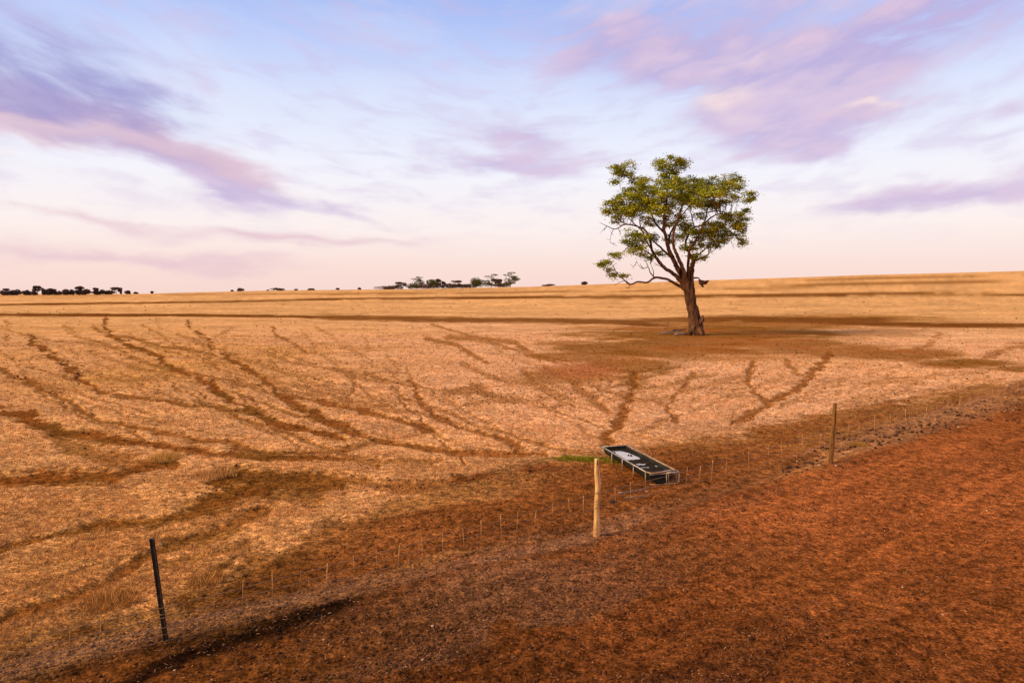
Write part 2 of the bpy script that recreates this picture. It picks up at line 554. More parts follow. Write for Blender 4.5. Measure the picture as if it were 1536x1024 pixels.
def spline(pts, n=6):
    P = [np.array(p, float) for p in pts]
    P = [2 * P[0] - P[1]] + P + [2 * P[-1] - P[-2]]
    out = []
    for i in range(1, len(P) - 2):
        for k in range(n):
            t = k / n
            a, b, c_, d = P[i - 1], P[i], P[i + 1], P[i + 2]
            out.append(.5 * ((2 * b) + (-a + c_) * t + (2 * a - 5 * b + 4 * c_ - d) * t * t + (-a + 3 * b - 3 * c_ + d) * t ** 3))
    out.append(P[-2])
    return out


# ------------------------------------------------------------------ materials
def ground_material():
    m, nt, b = new_mat('ground')
    g = N(nt)
    at_ = g.new('ShaderNodeVertexColor', layer_name='tint')
    cov = g.new('ShaderNodeVertexColor', layer_name='cover')
    sep = g.new('ShaderNodeSeparateColor')
    nt.links.new(cov.outputs[0], sep.inputs[0])
    geo = g.new('ShaderNodeTexCoord').outputs['Object']
    n1 = g.noise(geo, 1.1, 5, .65)
    n2 = g.noise(geo, 5.5, 5, .7)
    n3 = g.noise(geo, 26, 4, .7)
    c0 = at_.outputs[0]
    # stubble clumps: pale tops over darker gaps
    k1 = g.mapr(n1, .3, .7, .86, 1.14)
    k2 = g.mapr(n2, .32, .68, .46, 1.52)
    k3 = g.mapr(n3, .3, .7, .3, 1.7)
    n0 = g.noise(geo, .33, 5, .7)
    k0 = g.mapr(n0, .3, .7, .87, 1.13)
    k = g.math('MULTIPLY', g.math('MULTIPLY', g.math('MULTIPLY', k1, k2), k3), k0)
    comb = g.new('ShaderNodeCombineColor')
    for i in range(3):
        g.put(comb.inputs[i], k)
    c1 = g.mix(1.0, c0, comb.outputs[0], 'MULTIPLY')
    # pale chips and dark crumbs
    vo = g.new('ShaderNodeTexVoronoi')
    g.put(vo.inputs['Vector'], geo)
    vo.inputs['Scale'].default_value = 17
    chip = g.math('MULTIPLY', g.math('LESS_THAN', vo.outputs['Distance'], .2), g.math('GREATER_THAN', g.noise(geo, 3.1, 3), .56))
    c2 = g.mix(g.math('MULTIPLY', chip, .4), c1, L4(190, 148, 108))
    vo2 = g.new('ShaderNodeTexVoronoi')
    g.put(vo2.inputs['Vector'], geo)
    vo2.inputs['Scale'].default_value = 7
    crumb = g.math('MULTIPLY', g.math('LESS_THAN', vo2.outputs['Distance'], .24), g.math('GREATER_THAN', g.noise(geo, 1.7, 3), .53))
    c3 = g.mix(g.math('MULTIPLY', crumb, .62), c2, L4(60, 34, 20))
    vo3 = g.new('ShaderNodeTexVoronoi')
    g.put(vo3.inputs['Vector'], geo)
    vo3.inputs['Scale'].default_value = 1.5
    spot = g.math('MULTIPLY', g.mapr(g.math('ADD', vo3.outputs['Distance'], g.math('MULTIPLY', n2, .25)), .2, .34, 1, 0), g.mapr(g.noise(geo, .5, 3), .45, .6))
    c3 = g.mix(g.math('MULTIPLY', spot, .6), c3, g.mix(1.0, c3, (.35, .28, .22, 1), 'MULTIPLY'))
    nt.links.new(c3, b.inputs['Base Color'])
    b.inputs['Roughness'].default_value = .95
    b.inputs['Specular IOR Level'].default_value = .0
    h = g.math('ADD', g.math('MULTIPLY', n2, .6), g.math('MULTIPLY', n3, .3))
    nt.links.new(g.bump(h, .9, .09), b.inputs['Normal'])
    return m


def simple_mat(name, c1, c2, scale=8, rough=.85, stretch=None, bump=.3, bdist=.02, metallic=0.0, spec=.3):
    m, nt, b = new_mat(name)
    g = N(nt)
    v = g.new('ShaderNodeTexCoord').outputs['Object']
    if stretch:
        mp = g.new('ShaderNodeMapping')
        mp.inputs['Scale'].default_value = stretch
        nt.links.new(v, mp.inputs[0])
        v = mp.outputs[0]
    n = g.noise(v, scale, 5, .65)
    f = g.mapr(n, .3, .7)
    nt.links.new(g.mix(f, tuple(c1) + (1,), tuple(c2) + (1,)), b.inputs['Base Color'])
    b.inputs['Roughness'].default_value = rough
    b.inputs['Metallic'].default_value = metallic
    b.inputs['Specular IOR Level'].default_value = spec
    if bump:
        nt.links.new(g.bump(n, bump, bdist), b.inputs['Normal'])
    return m


def attr_mat(name, rough=.9, trans=0.0):
    m, nt, b = new_mat(name)
    g = N(nt)
    a = g.new('ShaderNodeVertexColor', layer_name='tint')
    n = g.noise(g.new('ShaderNodeTexCoord').outputs['Object'], 9, 2)
    k = g.mapr(n, .3, .7, .85, 1.15)
    comb = g.new('ShaderNodeCombineColor')
    for i in range(3):
        g.put(comb.inputs[i], k)
    c = g.mix(1.0, a.outputs[0], comb.outputs[0], 'MULTIPLY')
    nt.links.new(c, b.inputs['Base Color'])
    b.inputs['Roughness'].default_value = rough
    b.inputs['Specular IOR Level'].default_value = .15
    if trans:
        out = nt.nodes['Material Output']
        t = g.new('ShaderNodeBsdfTranslucent')
        nt.links.new(c, t.inputs[0])
        mx = g.new('ShaderNodeMixShader')
        mx.inputs[0].default_value = trans
        nt.links.new(b.outputs[0], mx.inputs[1])
        nt.links.new(t.outputs[0], mx.inputs[2])
        nt.links.new(mx.outputs[0], out.inputs[0])
    return m


MAT = dict(
    ground=ground_material(),
    straw=attr_mat('straw', .8, .15),
    leaf=attr_mat('leaf', .5, .14),
    farleaf=attr_mat('far_leaf', .7, .1),
    crumb=attr_mat('crumb', .95),
    bark=simple_mat('bark', lin(32, 20, 15), lin(128, 90, 64), 3.2, .95, (1, 1, .28), 1.0, .14, 0, .05),
    farbark=simple_mat('far_bark', lin(60, 40, 34), lin(90, 62, 48), 1),
    pale_wood=simple_mat('pale_wood', lin(168, 118, 66), lin(232, 190, 128), 7, .8, (3, 3, .35), .7, .02),
    brown_wood=simple_mat('brown_wood', lin(70, 46, 18), lin(146, 100, 40), 7, .85, (3, 3, .35), .7, .02),
    black_steel=simple_mat('black_steel', lin(22, 18, 18), lin(52, 42, 38), 14, .6, None, .2, .005, .3),
    wire=simple_mat('wire', lin(130, 98, 70), lin(176, 134, 98), 20, .5, None, 0, 0, .6),
    dropper=simple_mat('dropper_wire', lin(150, 104, 62), lin(205, 152, 96), 10, .7, None, 0, 0, 0),
    galv=simple_mat('galvanised', lin(128, 120, 112), lin(196, 182, 164), 12, .5, None, .2, .003, .35),
    rust=simple_mat('rusty_tube', lin(118, 92, 66), lin(190, 160, 122), 9, .6, None, .3, .003, .2),
    liner=simple_mat('black_liner', lin(20, 24, 22), lin(44, 46, 40), 6, .75, None, .3, .01, 0, .15),
    dark_fill=simple_mat('trough_dark_fill', lin(24, 20, 14), lin(58, 46, 30), 9, .95, None, 1.0, .01, 0, .05),
    dead=simple_mat('dead_wood', lin(84, 70, 62), lin(150, 128, 112), 9, .85, (2, 2, 2), .5, .01),
    stone=simple_mat('pale_stone', lin(150, 120, 100), lin(205, 180, 158), 9, .9, None, .5, .01),
    clod=simple_mat('dark_clod', lin(38, 24, 20), lin(70, 44, 34), 20, .95, None, .6, .01),
)


# ------------------------------------------------------------------ ground sheet
def build_ground():
    dense = np.linspace(-46, 46, 1250)
    la = -46 - np.cumsum(np.linspace(.3, 4.5, 56))
    la = la[la > -179]
    ang = np.concatenate([la[::-1], dense, -la])
    ang = np.radians(ang)
    q = np.linspace(4498 / 5.2, 4498 / 1000, 900)
    rad = np.concatenate([[.6, 1.2, 2, 2.8, 3.6, 4.3, 4.8], 4498 / q, [1120, 1300, 1600, 2000, 2600, 3500, 5000, 8000, 14000]])
    A, Rr = np.meshgrid(ang, rad)
    x, y = (Rr * np.sin(A)).ravel(), (Rr * np.cos(A)).ravel()
    L = land(x, y)
    z = height(x, y, L)
    z[Rr.ravel() > 1500] -= (Rr.ravel()[Rr.ravel() > 1500] - 1500) * .0004
    tint, cover, litter = albedo(x, y, L)
    na, nr = len(ang), len(rad)
    verts = np.stack([x, y, z], 1)
    i = np.arange(nr - 1)[:, None] * na + np.arange(na - 1)[None, :]
    quads = np.stack([i, i + 1, i + na + 1, i + na], -1).reshape(-1, 4)[:, ::-1]
    j = np.arange(nr - 1) * na
    wrap = np.stack([j + na - 1, j, j + na, j + 2 * na - 1], -1)[:, ::-1]
    faces = np.concatenate([quads, wrap]).ravel()
    ones = np.ones((len(x), 1))
    # close the small disc under the camera with one centre fan of quads (degenerate free)
    o = mesh_np('ground', verts, faces, 4, MAT['ground'], None, True,
                dict(tint=np.concatenate([tint, ones], 1), cover=np.stack([cover, litter, cover * 0, ones[:, 0]], 1)))
    tag(o, 'dry stubble paddock with bare stock tracks beside red dirt verge', 'ground', kind='structure')
    return o


build_ground()


# ------------------------------------------------------------------ stubble, litter, clods (uncountable)
def sample_ground(n, d0, d1, amax=44, power=0.0):
    """points spread so that near ones are denser"""
    q = rng.uniform(1 / d1, 1 / d0, n)
    d = 1 / q
    if power:
        d = d0 * (d1 / d0) ** rng.uniform(0, 1, n)
    a = np.radians(rng.uniform(-amax, amax, n))
    return d * np.sin(a), d * np.cos(a)


def blades(name, x, y, z, hgt, wid, lean, colr, nb, mat):
    n = len(x)
    X, Y, Z = np.repeat(x, nb), np.repeat(y, nb), np.repeat(z, nb)
    Hh = np.repeat(hgt, nb) * rng.uniform(.5, 1.15, n * nb)
    W = np.repeat(wid, nb) * rng.uniform(.7, 1.3, n * nb)
    a = rng.uniform(0, 2 * np.pi, n * nb)
    ln = np.repeat(lean, nb) * rng.uniform(.3, 1.6, n * nb) * Hh
    f = a + rng.uniform(-1.2, 1.2, n * nb) + np.pi / 2
    sp_ = np.repeat(wid, nb) * 2.5
    bx, by = X + np.cos(a) * sp_ * rng.uniform(0, 1, n * nb), Y + np.sin(a) * sp_ * rng.uniform(0, 1, n * nb)
    dx, dy = np.cos(f) * W / 2, np.sin(f) * W / 2
    p0 = np.stack([bx - dx, by - dy, Z - .01], 1)
    p1 = np.stack([bx + dx, by + dy, Z - .01], 1)
    p2 = np.stack([bx + np.cos(a) * ln, by + np.sin(a) * ln, Z + Hh], 1)
    V = np.stack([p0, p1, p2], 1).reshape(-1, 3)
    C = np.repeat(colr, nb, axis=0) * rng.uniform(.75, 1.25, (n * nb, 1))
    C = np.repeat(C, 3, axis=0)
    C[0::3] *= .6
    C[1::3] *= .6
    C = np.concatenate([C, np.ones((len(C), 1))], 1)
    return mesh_np(name, V, np.arange(len(V)), 3, mat, None, False, dict(tint=C))


def build_stubble():
    x, y = sample_ground(330000, 6, 75)
    L = land(x, y)
    tint, cover, litter = albedo(x, y, L)
    keep = rng.uniform(0, 1, len(x)) < cover * np.clip(.35 + 1.5 * (fbm(x * 1.3, y * 1.3, 131, 3) - .35), .08, 1)
    x, y, tint = x[keep], y[keep], tint[keep]
    z = height(x, y)
    D = np.hypot(x, y)
    hg = np.interp(D, [6, 20, 75], [.045, .065, .12]) * rng.uniform(.5, 1.5, len(x))
    wd = np.interp(D, [6, 20, 75], [.007, .015, .06])
    c = tint * rng.uniform(.8, 1.35, (len(x), 1))
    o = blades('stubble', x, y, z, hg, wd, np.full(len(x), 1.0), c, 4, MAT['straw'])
    tag(o, 'short dry tan stubble standing over the paddock', 'stubble', kind='stuff')


def build_litter():
    # straw bits lying on the verge and road
    x, y = sample_ground(120000, 5.2, 38)
    L = land(x, y)
    tint, cover, litter = albedo(x, y, L)
    st = fbm(L['s'] * 1.7 + 2.5 * L['wx'], (x + y) * .10, 101, 4)
    p = (1 - L['field']) * np.clip(.08 + 1.0 * litter + .9 * sstep(.5, .7, st) * .5, 0, 1)
    k = rng.uniform(0, 1, len(x)) < p
    x, y, tint = x[k], y[k], tint[k]
    z = height(x, y)
    n = len(x)
    D = np.hypot(x, y)
    ln = rng.uniform(.015, .055, n) * np.interp(D, [5, 38], [.7, 2.0])
    w = rng.uniform(.0025, .006, n) * np.interp(D, [5, 38], [.8, 2.6])
    a = rng.uniform(0, 2 * np.pi, n)
    t = rng.uniform(-.25, .6, n)
    ax = np.stack([np.cos(a), np.sin(a), t], 1)
    pe = np.stack([-np.sin(a), np.cos(a), rng.uniform(-.5, .5, n)], 1)
    P = np.stack([x, y, z + .012], 1)
    q = [P - ax * ln[:, None] / 2 - pe * w[:, None], P - ax * ln[:, None] / 2 + pe * w[:, None], P + ax * ln[:, None] / 2 + pe * w[:, None], P + ax * ln[:, None] / 2 - pe * w[:, None]]
    V = np.stack(q, 1).reshape(-1, 3)
    base = np.array([lin(176, 122, 74), lin(140, 98, 78), lin(120, 66, 34), lin(190, 145, 100)])
    C = base[rng.choice(4, n, p=[.34, .33, .28, .05])] * rng.uniform(.4, 1.05, (n, 1))
    C = np.repeat(np.concatenate([C, np.ones((n, 1))], 1), 4, axis=0)
    o = mesh_np('straw_litter', V, np.arange(len(V)), 4, MAT['straw'], None, False, dict(tint=C))
    tag(o, 'broken straw litter strewn along the fence and red verge', 'litter', kind='stuff')


def build_weeds():
    x, y = sample_ground(110000, 5.2, 34)
    L = land(x, y)
    tint, cover, litter = albedo(x, y, L)
    st = fbm(L['s'] * 1.7 + 2.5 * L['wx'], (x + y) * .10, 101, 4)
    pat = fbm(x * .9, y * .9, 151, 4)
    p = (1 - L['field']) * np.clip((pat - .42) * 2.2 + (st - .5) * 2.0, .03, 1) * np.interp(L['s'], [-9, -4, 0], [.9, .7, .5])
    k = rng.uniform(0, 1, len(x)) < p
    x, y, tint = x[k], y[k], tint[k]
    n = len(x)
    D = np.hypot(x, y)
    tone = np.array([(1.0, 1.0, 1.0), (.55, .55, .6), (1.25, 1.35, 1.3), (.8, .95, 1.1)])[rng.choice(4, n, p=[.3, .3, .2, .2])]
    c = tint * tone * rng.uniform(.7, 1.2, (n, 1))
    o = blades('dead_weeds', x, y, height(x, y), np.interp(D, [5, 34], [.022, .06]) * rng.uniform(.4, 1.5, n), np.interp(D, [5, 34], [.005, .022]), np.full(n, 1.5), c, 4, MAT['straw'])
    tag(o, 'low dead weeds and straw on the red dirt verge', 'dead weeds', kind='stuff')


def lumps(name, x, y, z, r, colr, mat, flat=.7):
    n = len(x)
    octv = np.array([(1, 0, 0), (0, 1, 0), (-1, 0, 0), (0, -1, 0), (0, 0, 1), (0, 0, -1)], float)
    octf = np.array([(0, 1, 4), (1, 2, 4), (2, 3, 4), (3, 0, 4), (1, 0, 5), (2, 1, 5), (3, 2, 5), (0, 3, 5)])
    V = octv[None] * rng.uniform(.55, 1.2, (n, 6, 1)) * r[:, None, None]
    V[:, :, 2] *= flat
    a = rng.uniform(0, 6.28, n)
    ca_, sa = np.cos(a)[:, None], np.sin(a)[:, None]
    Vx = V[:, :, 0] * ca_ - V[:, :, 1] * sa
    Vy = V[:, :, 0] * sa + V[:, :, 1] * ca_
    V = np.stack([Vx + x[:, None], Vy + y[:, None], V[:, :, 2] + (z + r * .15)[:, None]], 2).reshape(-1, 3)
    Fc = (octf[None] + (np.arange(n) * 6)[:, None, None]).reshape(-1)
    C = np.repeat(np.concatenate([colr, np.ones((n, 1))], 1), 6, axis=0)
    return mesh_np(name, V, Fc, 3, mat, None, False, dict(tint=C))


def build_clods():
    x, y = sample_ground(150000, 5.2, 60)
    L = land(x, y)
    tint, cover, litter = albedo(x, y, L)
    s = L['s']
    p = (1 - L['field']) * (.24 + .5 * litter) + L['field'] * (1 - cover) * .10 + .03
    p = p * np.clip(fbm(x * .7, y * .7, 141, 3) * 2 - .5, .1, 1.3)
    k = rng.uniform(0, 1, len(x)) < p
    x, y, tint = x[k], y[k], tint[k]
    n = len(x)
    D = np.hypot(x, y)
    r = .007 + .034 * rng.uniform(0, 1, n) ** 3
    r = r * np.interp(D, [5, 12, 60], [.9, 1.2, 4])
    c = tint * rng.uniform(.25, 1.15, (n, 1))
    pale = rng.uniform(0, 1, n) < .014
    c[pale] = np.array(lin(196, 156, 124)) * rng.uniform(.7, 1.1, (pale.sum(), 1))
    r[pale] *= .8
    o = lumps('soil_crumbs', x, y, height(x, y), r, c, MAT['crumb'])
    tag(o, 'small soil crumbs and chips scattered over the bare ground', 'soil crumbs', kind='stuff')
    # dark dung and clods thrown up along the fence on the right
    n = 170
    px = rng.uniform(1180, 1530, n)
    py = np.interp(px, [1180, 1250, 1361, 1536], [702, 676, 645, 606]) + rng.normal(0, 9, n) * np.interp(px, [1180, 1536], [.8, 1.0])
    pts = np.array([at(a, b) for a, b in zip(px, py)])
    x, y = pts[:, 0], pts[:, 1]
    r = rng.uniform(.03, .075, n)
    c = np.array(lin(62, 38, 30))[None] * rng.uniform(.4, 1.3, (n, 1))
    o = lumps('earth_clods', x, y, height(x, y), r, c, MAT['crumb'])
    tag(o, 'dark clods scattered along the fence line on the right', 'clods', kind='stuff')
    # dark clumps standing in the field tracks
    cl = []
    for (cx_, cy_, sx, sy, m) in [(640, 720, 60, 8, 70), (575, 728, 35, 5, 30), (345, 745, 60, 14, 50), (420, 722, 90, 10, 40), (48, 512, 4, 5, 25), (95, 543, 4, 4, 25), (115, 562, 5, 6, 45), (80, 587, 8, 3, 25), (28, 565, 6, 2, 18), (730, 600, 40, 8, 60), (820, 590, 90, 16, 90), (1100, 560, 60, 14, 40)]:
        cl.append(np.stack([rng.normal(cx_, sx, m), rng.normal(cy_, sy, m)], 1))
    cl = np.concatenate(cl)
    pts = np.array([at(a, b) for a, b in cl])
    x, y = pts[:, 0], pts[:, 1]
    fx, fy = sample_ground(2600, 24, 260)
    x, y = np.concatenate([x, fx]), np.concatenate([y, fy])
    n = len(x)
    D = np.hypot(x, y)
    r = rng.uniform(.015, .042, n) * np.interp(D, [10, 60, 260], [.7, 2.2, 8])
    c = np.array(lin(66, 40, 24))[None] * rng.uniform(.4, 1.3, (n, 1))
    o = lumps('dark_clods', x, y, height(x, y), r, c, MAT['crumb'])
    tag(o, 'dark clods and dung lying in the bare stock tracks', 'clods', kind='stuff')


build_stubble()
build_litter()
build_weeds()
build_clods()


# ------------------------------------------------------------------ green grass by the trough, tussocks
def build_green():
    n = 1500
    px = np.concatenate([rng.normal(872, 20, n), rng.normal(918, 10, 260)])
    py = np.concatenate([rng.normal(688.5, 1.5, n), rng.normal(692, 3, 260)])
    pts = np.array([at(a, b) for a, b in zip(px, py)])
    x, y = pts[:, 0], pts[:, 1]
    n = len(x)
    c = np.array(lin(158, 150, 36))[None] * rng.uniform(.5, 1.2, (n, 1))
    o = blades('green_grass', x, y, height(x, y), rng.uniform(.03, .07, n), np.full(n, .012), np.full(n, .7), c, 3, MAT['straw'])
    tag(o, 'strip of fresh green grass beside the far end of the trough', 'grass', kind='stuff')


build_green()


def tussock(px, py, r, h, n, label, c0):
    x0, y0 = at(px, py)
    rr = r * np.sqrt(rng.uniform(0, 1, n))
    a = rng.uniform(0, 6.28, n)
    x, y = rr * np.cos(a), rr * np.sin(a)
    z = np.full(n, 0.0)
    c = np.array(c0)[None] * rng.uniform(.7, 1.3, (n, 1))
    o = blades('grass_tussock', x, y, z, h * rng.uniform(.6, 1.1, n) * (1.15 - rr / r * .6), np.full(n, .016), np.full(n, .55), c, 3, MAT['straw'])
    o.location = (x0, y0, gz(x0, y0))
    tag(o, label, 'tussock', 'dry grass tussocks in the paddock')


tussock(250, 686, .42, .30, 260, 'taller pale dry grass tussock where two dark tracks meet at the left', lin(224, 172, 92))
tussock(322, 712, .5, .20, 220, 'low spreading dry grass tussock at the tip of the dark wedge of bare soil', lin(210, 156, 92))
tussock(312, 868, .26, .13, 300, 'small dry grass tussock at the paddock edge right of the black steel post', lin(198, 142, 76))
tussock(165, 902, .36, .13, 380, 'ragged golden grass tussock at the paddock edge left of the black steel post', lin(196, 138, 70))
tussock(1290, 668, .26, .12, 300, 'yellowish grass tussock in the rubble just right of the brown wooden post', lin(176, 128, 56))


# ------------------------------------------------------------------ fence posts
def place_post(name, px, py, top_px, top_py, label, cat, maker, group):
    x, y = at(px, py)
    # top lies in the vertical plane through the base facing the road
    dist = y * cp + H * sp
    hgt = (py - top_py) / F * dist / (cp)
    lean = (top_px - px) / F * dist
    z = gz(x, y)
    o = empty(name, (x, y, z), label, cat, group)
    maker(o, hgt, lean)
    return (x, y, z, hgt, lean)


def post_round(mat, r0, r1, seed, groove=False):
    def f(root, hgt, lean):
        rr = random.Random(seed)
        n = 26
        pts, rad = [], []
        for i in range(n + 1):
            t = i / n
            k = lean * t + .012 * math.sin(t * 7 + seed) + .006 * math.sin(t * 17 + seed)
            pts.append((k, .01 * math.sin(t * 5 + seed), -.15 + (hgt + .15) * t))
            rad.append(r0 + (r1 - r0) * t + .005 * math.sin(t * 11 + seed * 2) + .002 * (rr.random() - .5))
        m = MB()
        m.tube(pts, rad, 14, True, .05, seed)
        m.build('timber', mat, root)
        return pts
    return f


def star_picket(root, hgt, lean):
    m = MB()
    n = 2
    prof = []
    for k in range(3):
        a = R(90 + k * 120)
        for (rr, ww) in ((.034, -.006), (.034, .006)):
            prof.append((math.cos(a) * rr - math.sin(a) * ww, math.sin(a) * rr + math.cos(a) * ww))
        a2 = a + R(60)
        prof.append((math.cos(a2) * .010, math.sin(a2) * .010))
    v, f = [], []
    lv = (-.15, 0, hgt * .35, hgt * .7, hgt)
    for z in lv:
        k = max(z, 0) / hgt
        for (a, b) in prof:
            v.append((a + lean * k, b, z))
    N_ = len(prof)
    for i in range(len(lv) - 1):
        for k in range(N_):
            k2 = (k + 1) % N_
            f.append((i * N_ + k, i * N_ + k2, (i + 1) * N_ + k2, (i + 1) * N_ + k))
    c0 = len(v)
    v.append((lean, 0, hgt + .001))
    for k in range(N_):
        f.append(((len(lv) - 1) * N_ + k, (len(lv) - 1) * N_ + (k + 1) % N_, c0))
    m.add(v, f)
    m.build('steel_stake', MAT['black_steel'], root, smooth=False)
    w = MB()
    zt = hgt * .27
    ring = [(lean * .27 + .036 * math.cos(a), .036 * math.sin(a), zt) for a in np.linspace(0, 2 * math.pi, 13)]
    w.tube(ring, .003, 5, False)
    w.build('wire_tie', MAT['wire'], root)


P1 = place_post('fence_post', 250, 965, 233.5, 809, 'black steel star picket leaning left at the near end of the fence', 'fence post', star_picket, 'posts of the wire fence')
P2 = place_post('fence_post', 896, 803, 894.5, 687, 'pale weathered round wooden post in front of the trough', 'fence post', post_round(MAT['pale_wood'], .058, .042, 3), 'posts of the wire fence')
P3 = place_post('fence_post', 1246, 696, 1249.5, 605, 'brown crooked wooden post farther along the fence right of the trough', 'fence post', post_round(MAT['brown_wood'], .062, .036, 8), 'posts of the wire fence')


# small splits / wire loops on the wooden posts
def post_ties(root, P, zs, r):
    for zz in zs:
        w = MB()
        cxx = P[4] * zz / P[3] + .012 * math.sin(zz / P[3] * 7)
        ring = [(cxx + r * math.cos(a), r * math.sin(a), zz) for a in np.linspace(0, 2 * math.pi, 15)]
        w.tube(ring, .0035, 5, False)
        w.build('wire_tie', MAT['wire'], root)


roots = [o for o in col.objects if o.name.startswith('fence_post')]
post_ties(roots[1], P2, [P2[3] * .575, P2[3] * .42], .057)
post_ties(roots[2], P3, [P3[3] * .6, P3[3] * .4], .058)
# notch split at the top of the pale post
nb = MB()
nb.box(.006 + P2[4], -.0425, P2[3] - .05, .012, .006, .1)
nb.build('split', MAT['liner'], roots[1])

# the wires and the thin droppers hanging between them
fr = empty('wire_fence', (P2[0], P2[1], 0), 'sagging thin wire fence with rows of slender droppers between the posts', 'fence')
FL = [(-12.3, 2.8), (P1[0], P1[1]), (P2[0], P2[1]), (P3[0], P3[1]), at(1530, 606), (60, 62.5)]


def fence_pt(px):
    """point of the fence line at a photo column"""
    best = None
    for (a, b) in zip(FL[:-1], FL[1:]):
        ua, ub = proj(a[0], max(a[1], 1), 0)[0], proj(b[0], max(b[1], 1), 0)[0]
        if a[1] > 1.5 and min(ua, ub) - 1 <= px <= max(ua, ub) + 1:
            lo, hi = 0.0, 1.0
            for _ in range(40):
                t = (lo + hi) / 2
                xx, yy = a[0] + (b[0] - a[0]) * t, a[1] + (b[1] - a[1]) * t
                if proj(xx, yy, 0)[0] < px:
                    lo = t
                else:
                    hi = t
            return (xx, yy)
    return None


def wire_z(x):
    top = np.interp(x, [-12, P1[0], P2[0], P3[0], 20, 60], [.48, .46, .74, .84, .82, .8])
    bot = np.interp(x, [-12, P1[0], P2[0], P3[0], 20, 60], [.22, .22, .50, .52, .50, .5])
    return top, bot


for fr_t in (0.0, .5, 1.0):
    w = MB()
    pts = []
    for (a, b) in zip(FL[:-1], FL[1:]):
        for k in range(8):
            t = k / 8
            x, y = a[0] + (b[0] - a[0]) * t, a[1] + (b[1] - a[1]) * t
            tz, bz = wire_z(x)
            pts.append((x - P2[0], y - P2[1] - .06, bz + (tz - bz) * fr_t - .03 * math.sin(math.pi * t)))
    w.tube(pts, .0045, 4, False)
    w.build('wire', MAT['wire'], fr)
for hz in (.06, .14):
    w = MB()
    pts = [(a[0] - P2[0], a[1] - P2[1] - .06, hz) for a in FL]
    w.tube(pts, .003, 4, False)
    w.build('wire', MAT['wire'], fr)
DROP = [54, 113, 158, 281, 326, 369, 412, 455, 494, 532, 566, 601, 634, 665, 695, 722, 751, 777, 804, 828, 852, 874, 921, 944, 1001, 1029, 1049, 1067, 1088, 1120, 1150, 1169, 1201, 1228,
        1270, 1286, 1309, 1332, 1355, 1372, 1387, 1402, 1419, 1437, 1452, 1464, 1486, 1505, 1524]
STRONG = {412, 494, 601, 634, 665, 695, 722, 751, 804, 874, 921, 1049, 1067, 1201, 1309, 1355, 1387, 1437, 1486, 1524}
for px in DROP:
    q = fence_pt(px)
    if q is None:
        continue
    tz, bz = wire_z(q[0])
    d = math.hypot(*q)
    j = random.uniform(-.035, .035)
    r = (.0062 if px in STRONG else .0036) * (1 + max(0, d - 12) * .03)
    w = MB()
    w.tube([(q[0] - P2[0] + j, q[1] - P2[1] - .06, bz - .05 + random.uniform(-.08, .03)), (q[0] - P2[0], q[1] - P2[1] - .06, tz + .03 + random.uniform(-.04, .05))], r, 5)
    w.build('dropper', MAT['dropper'], fr)


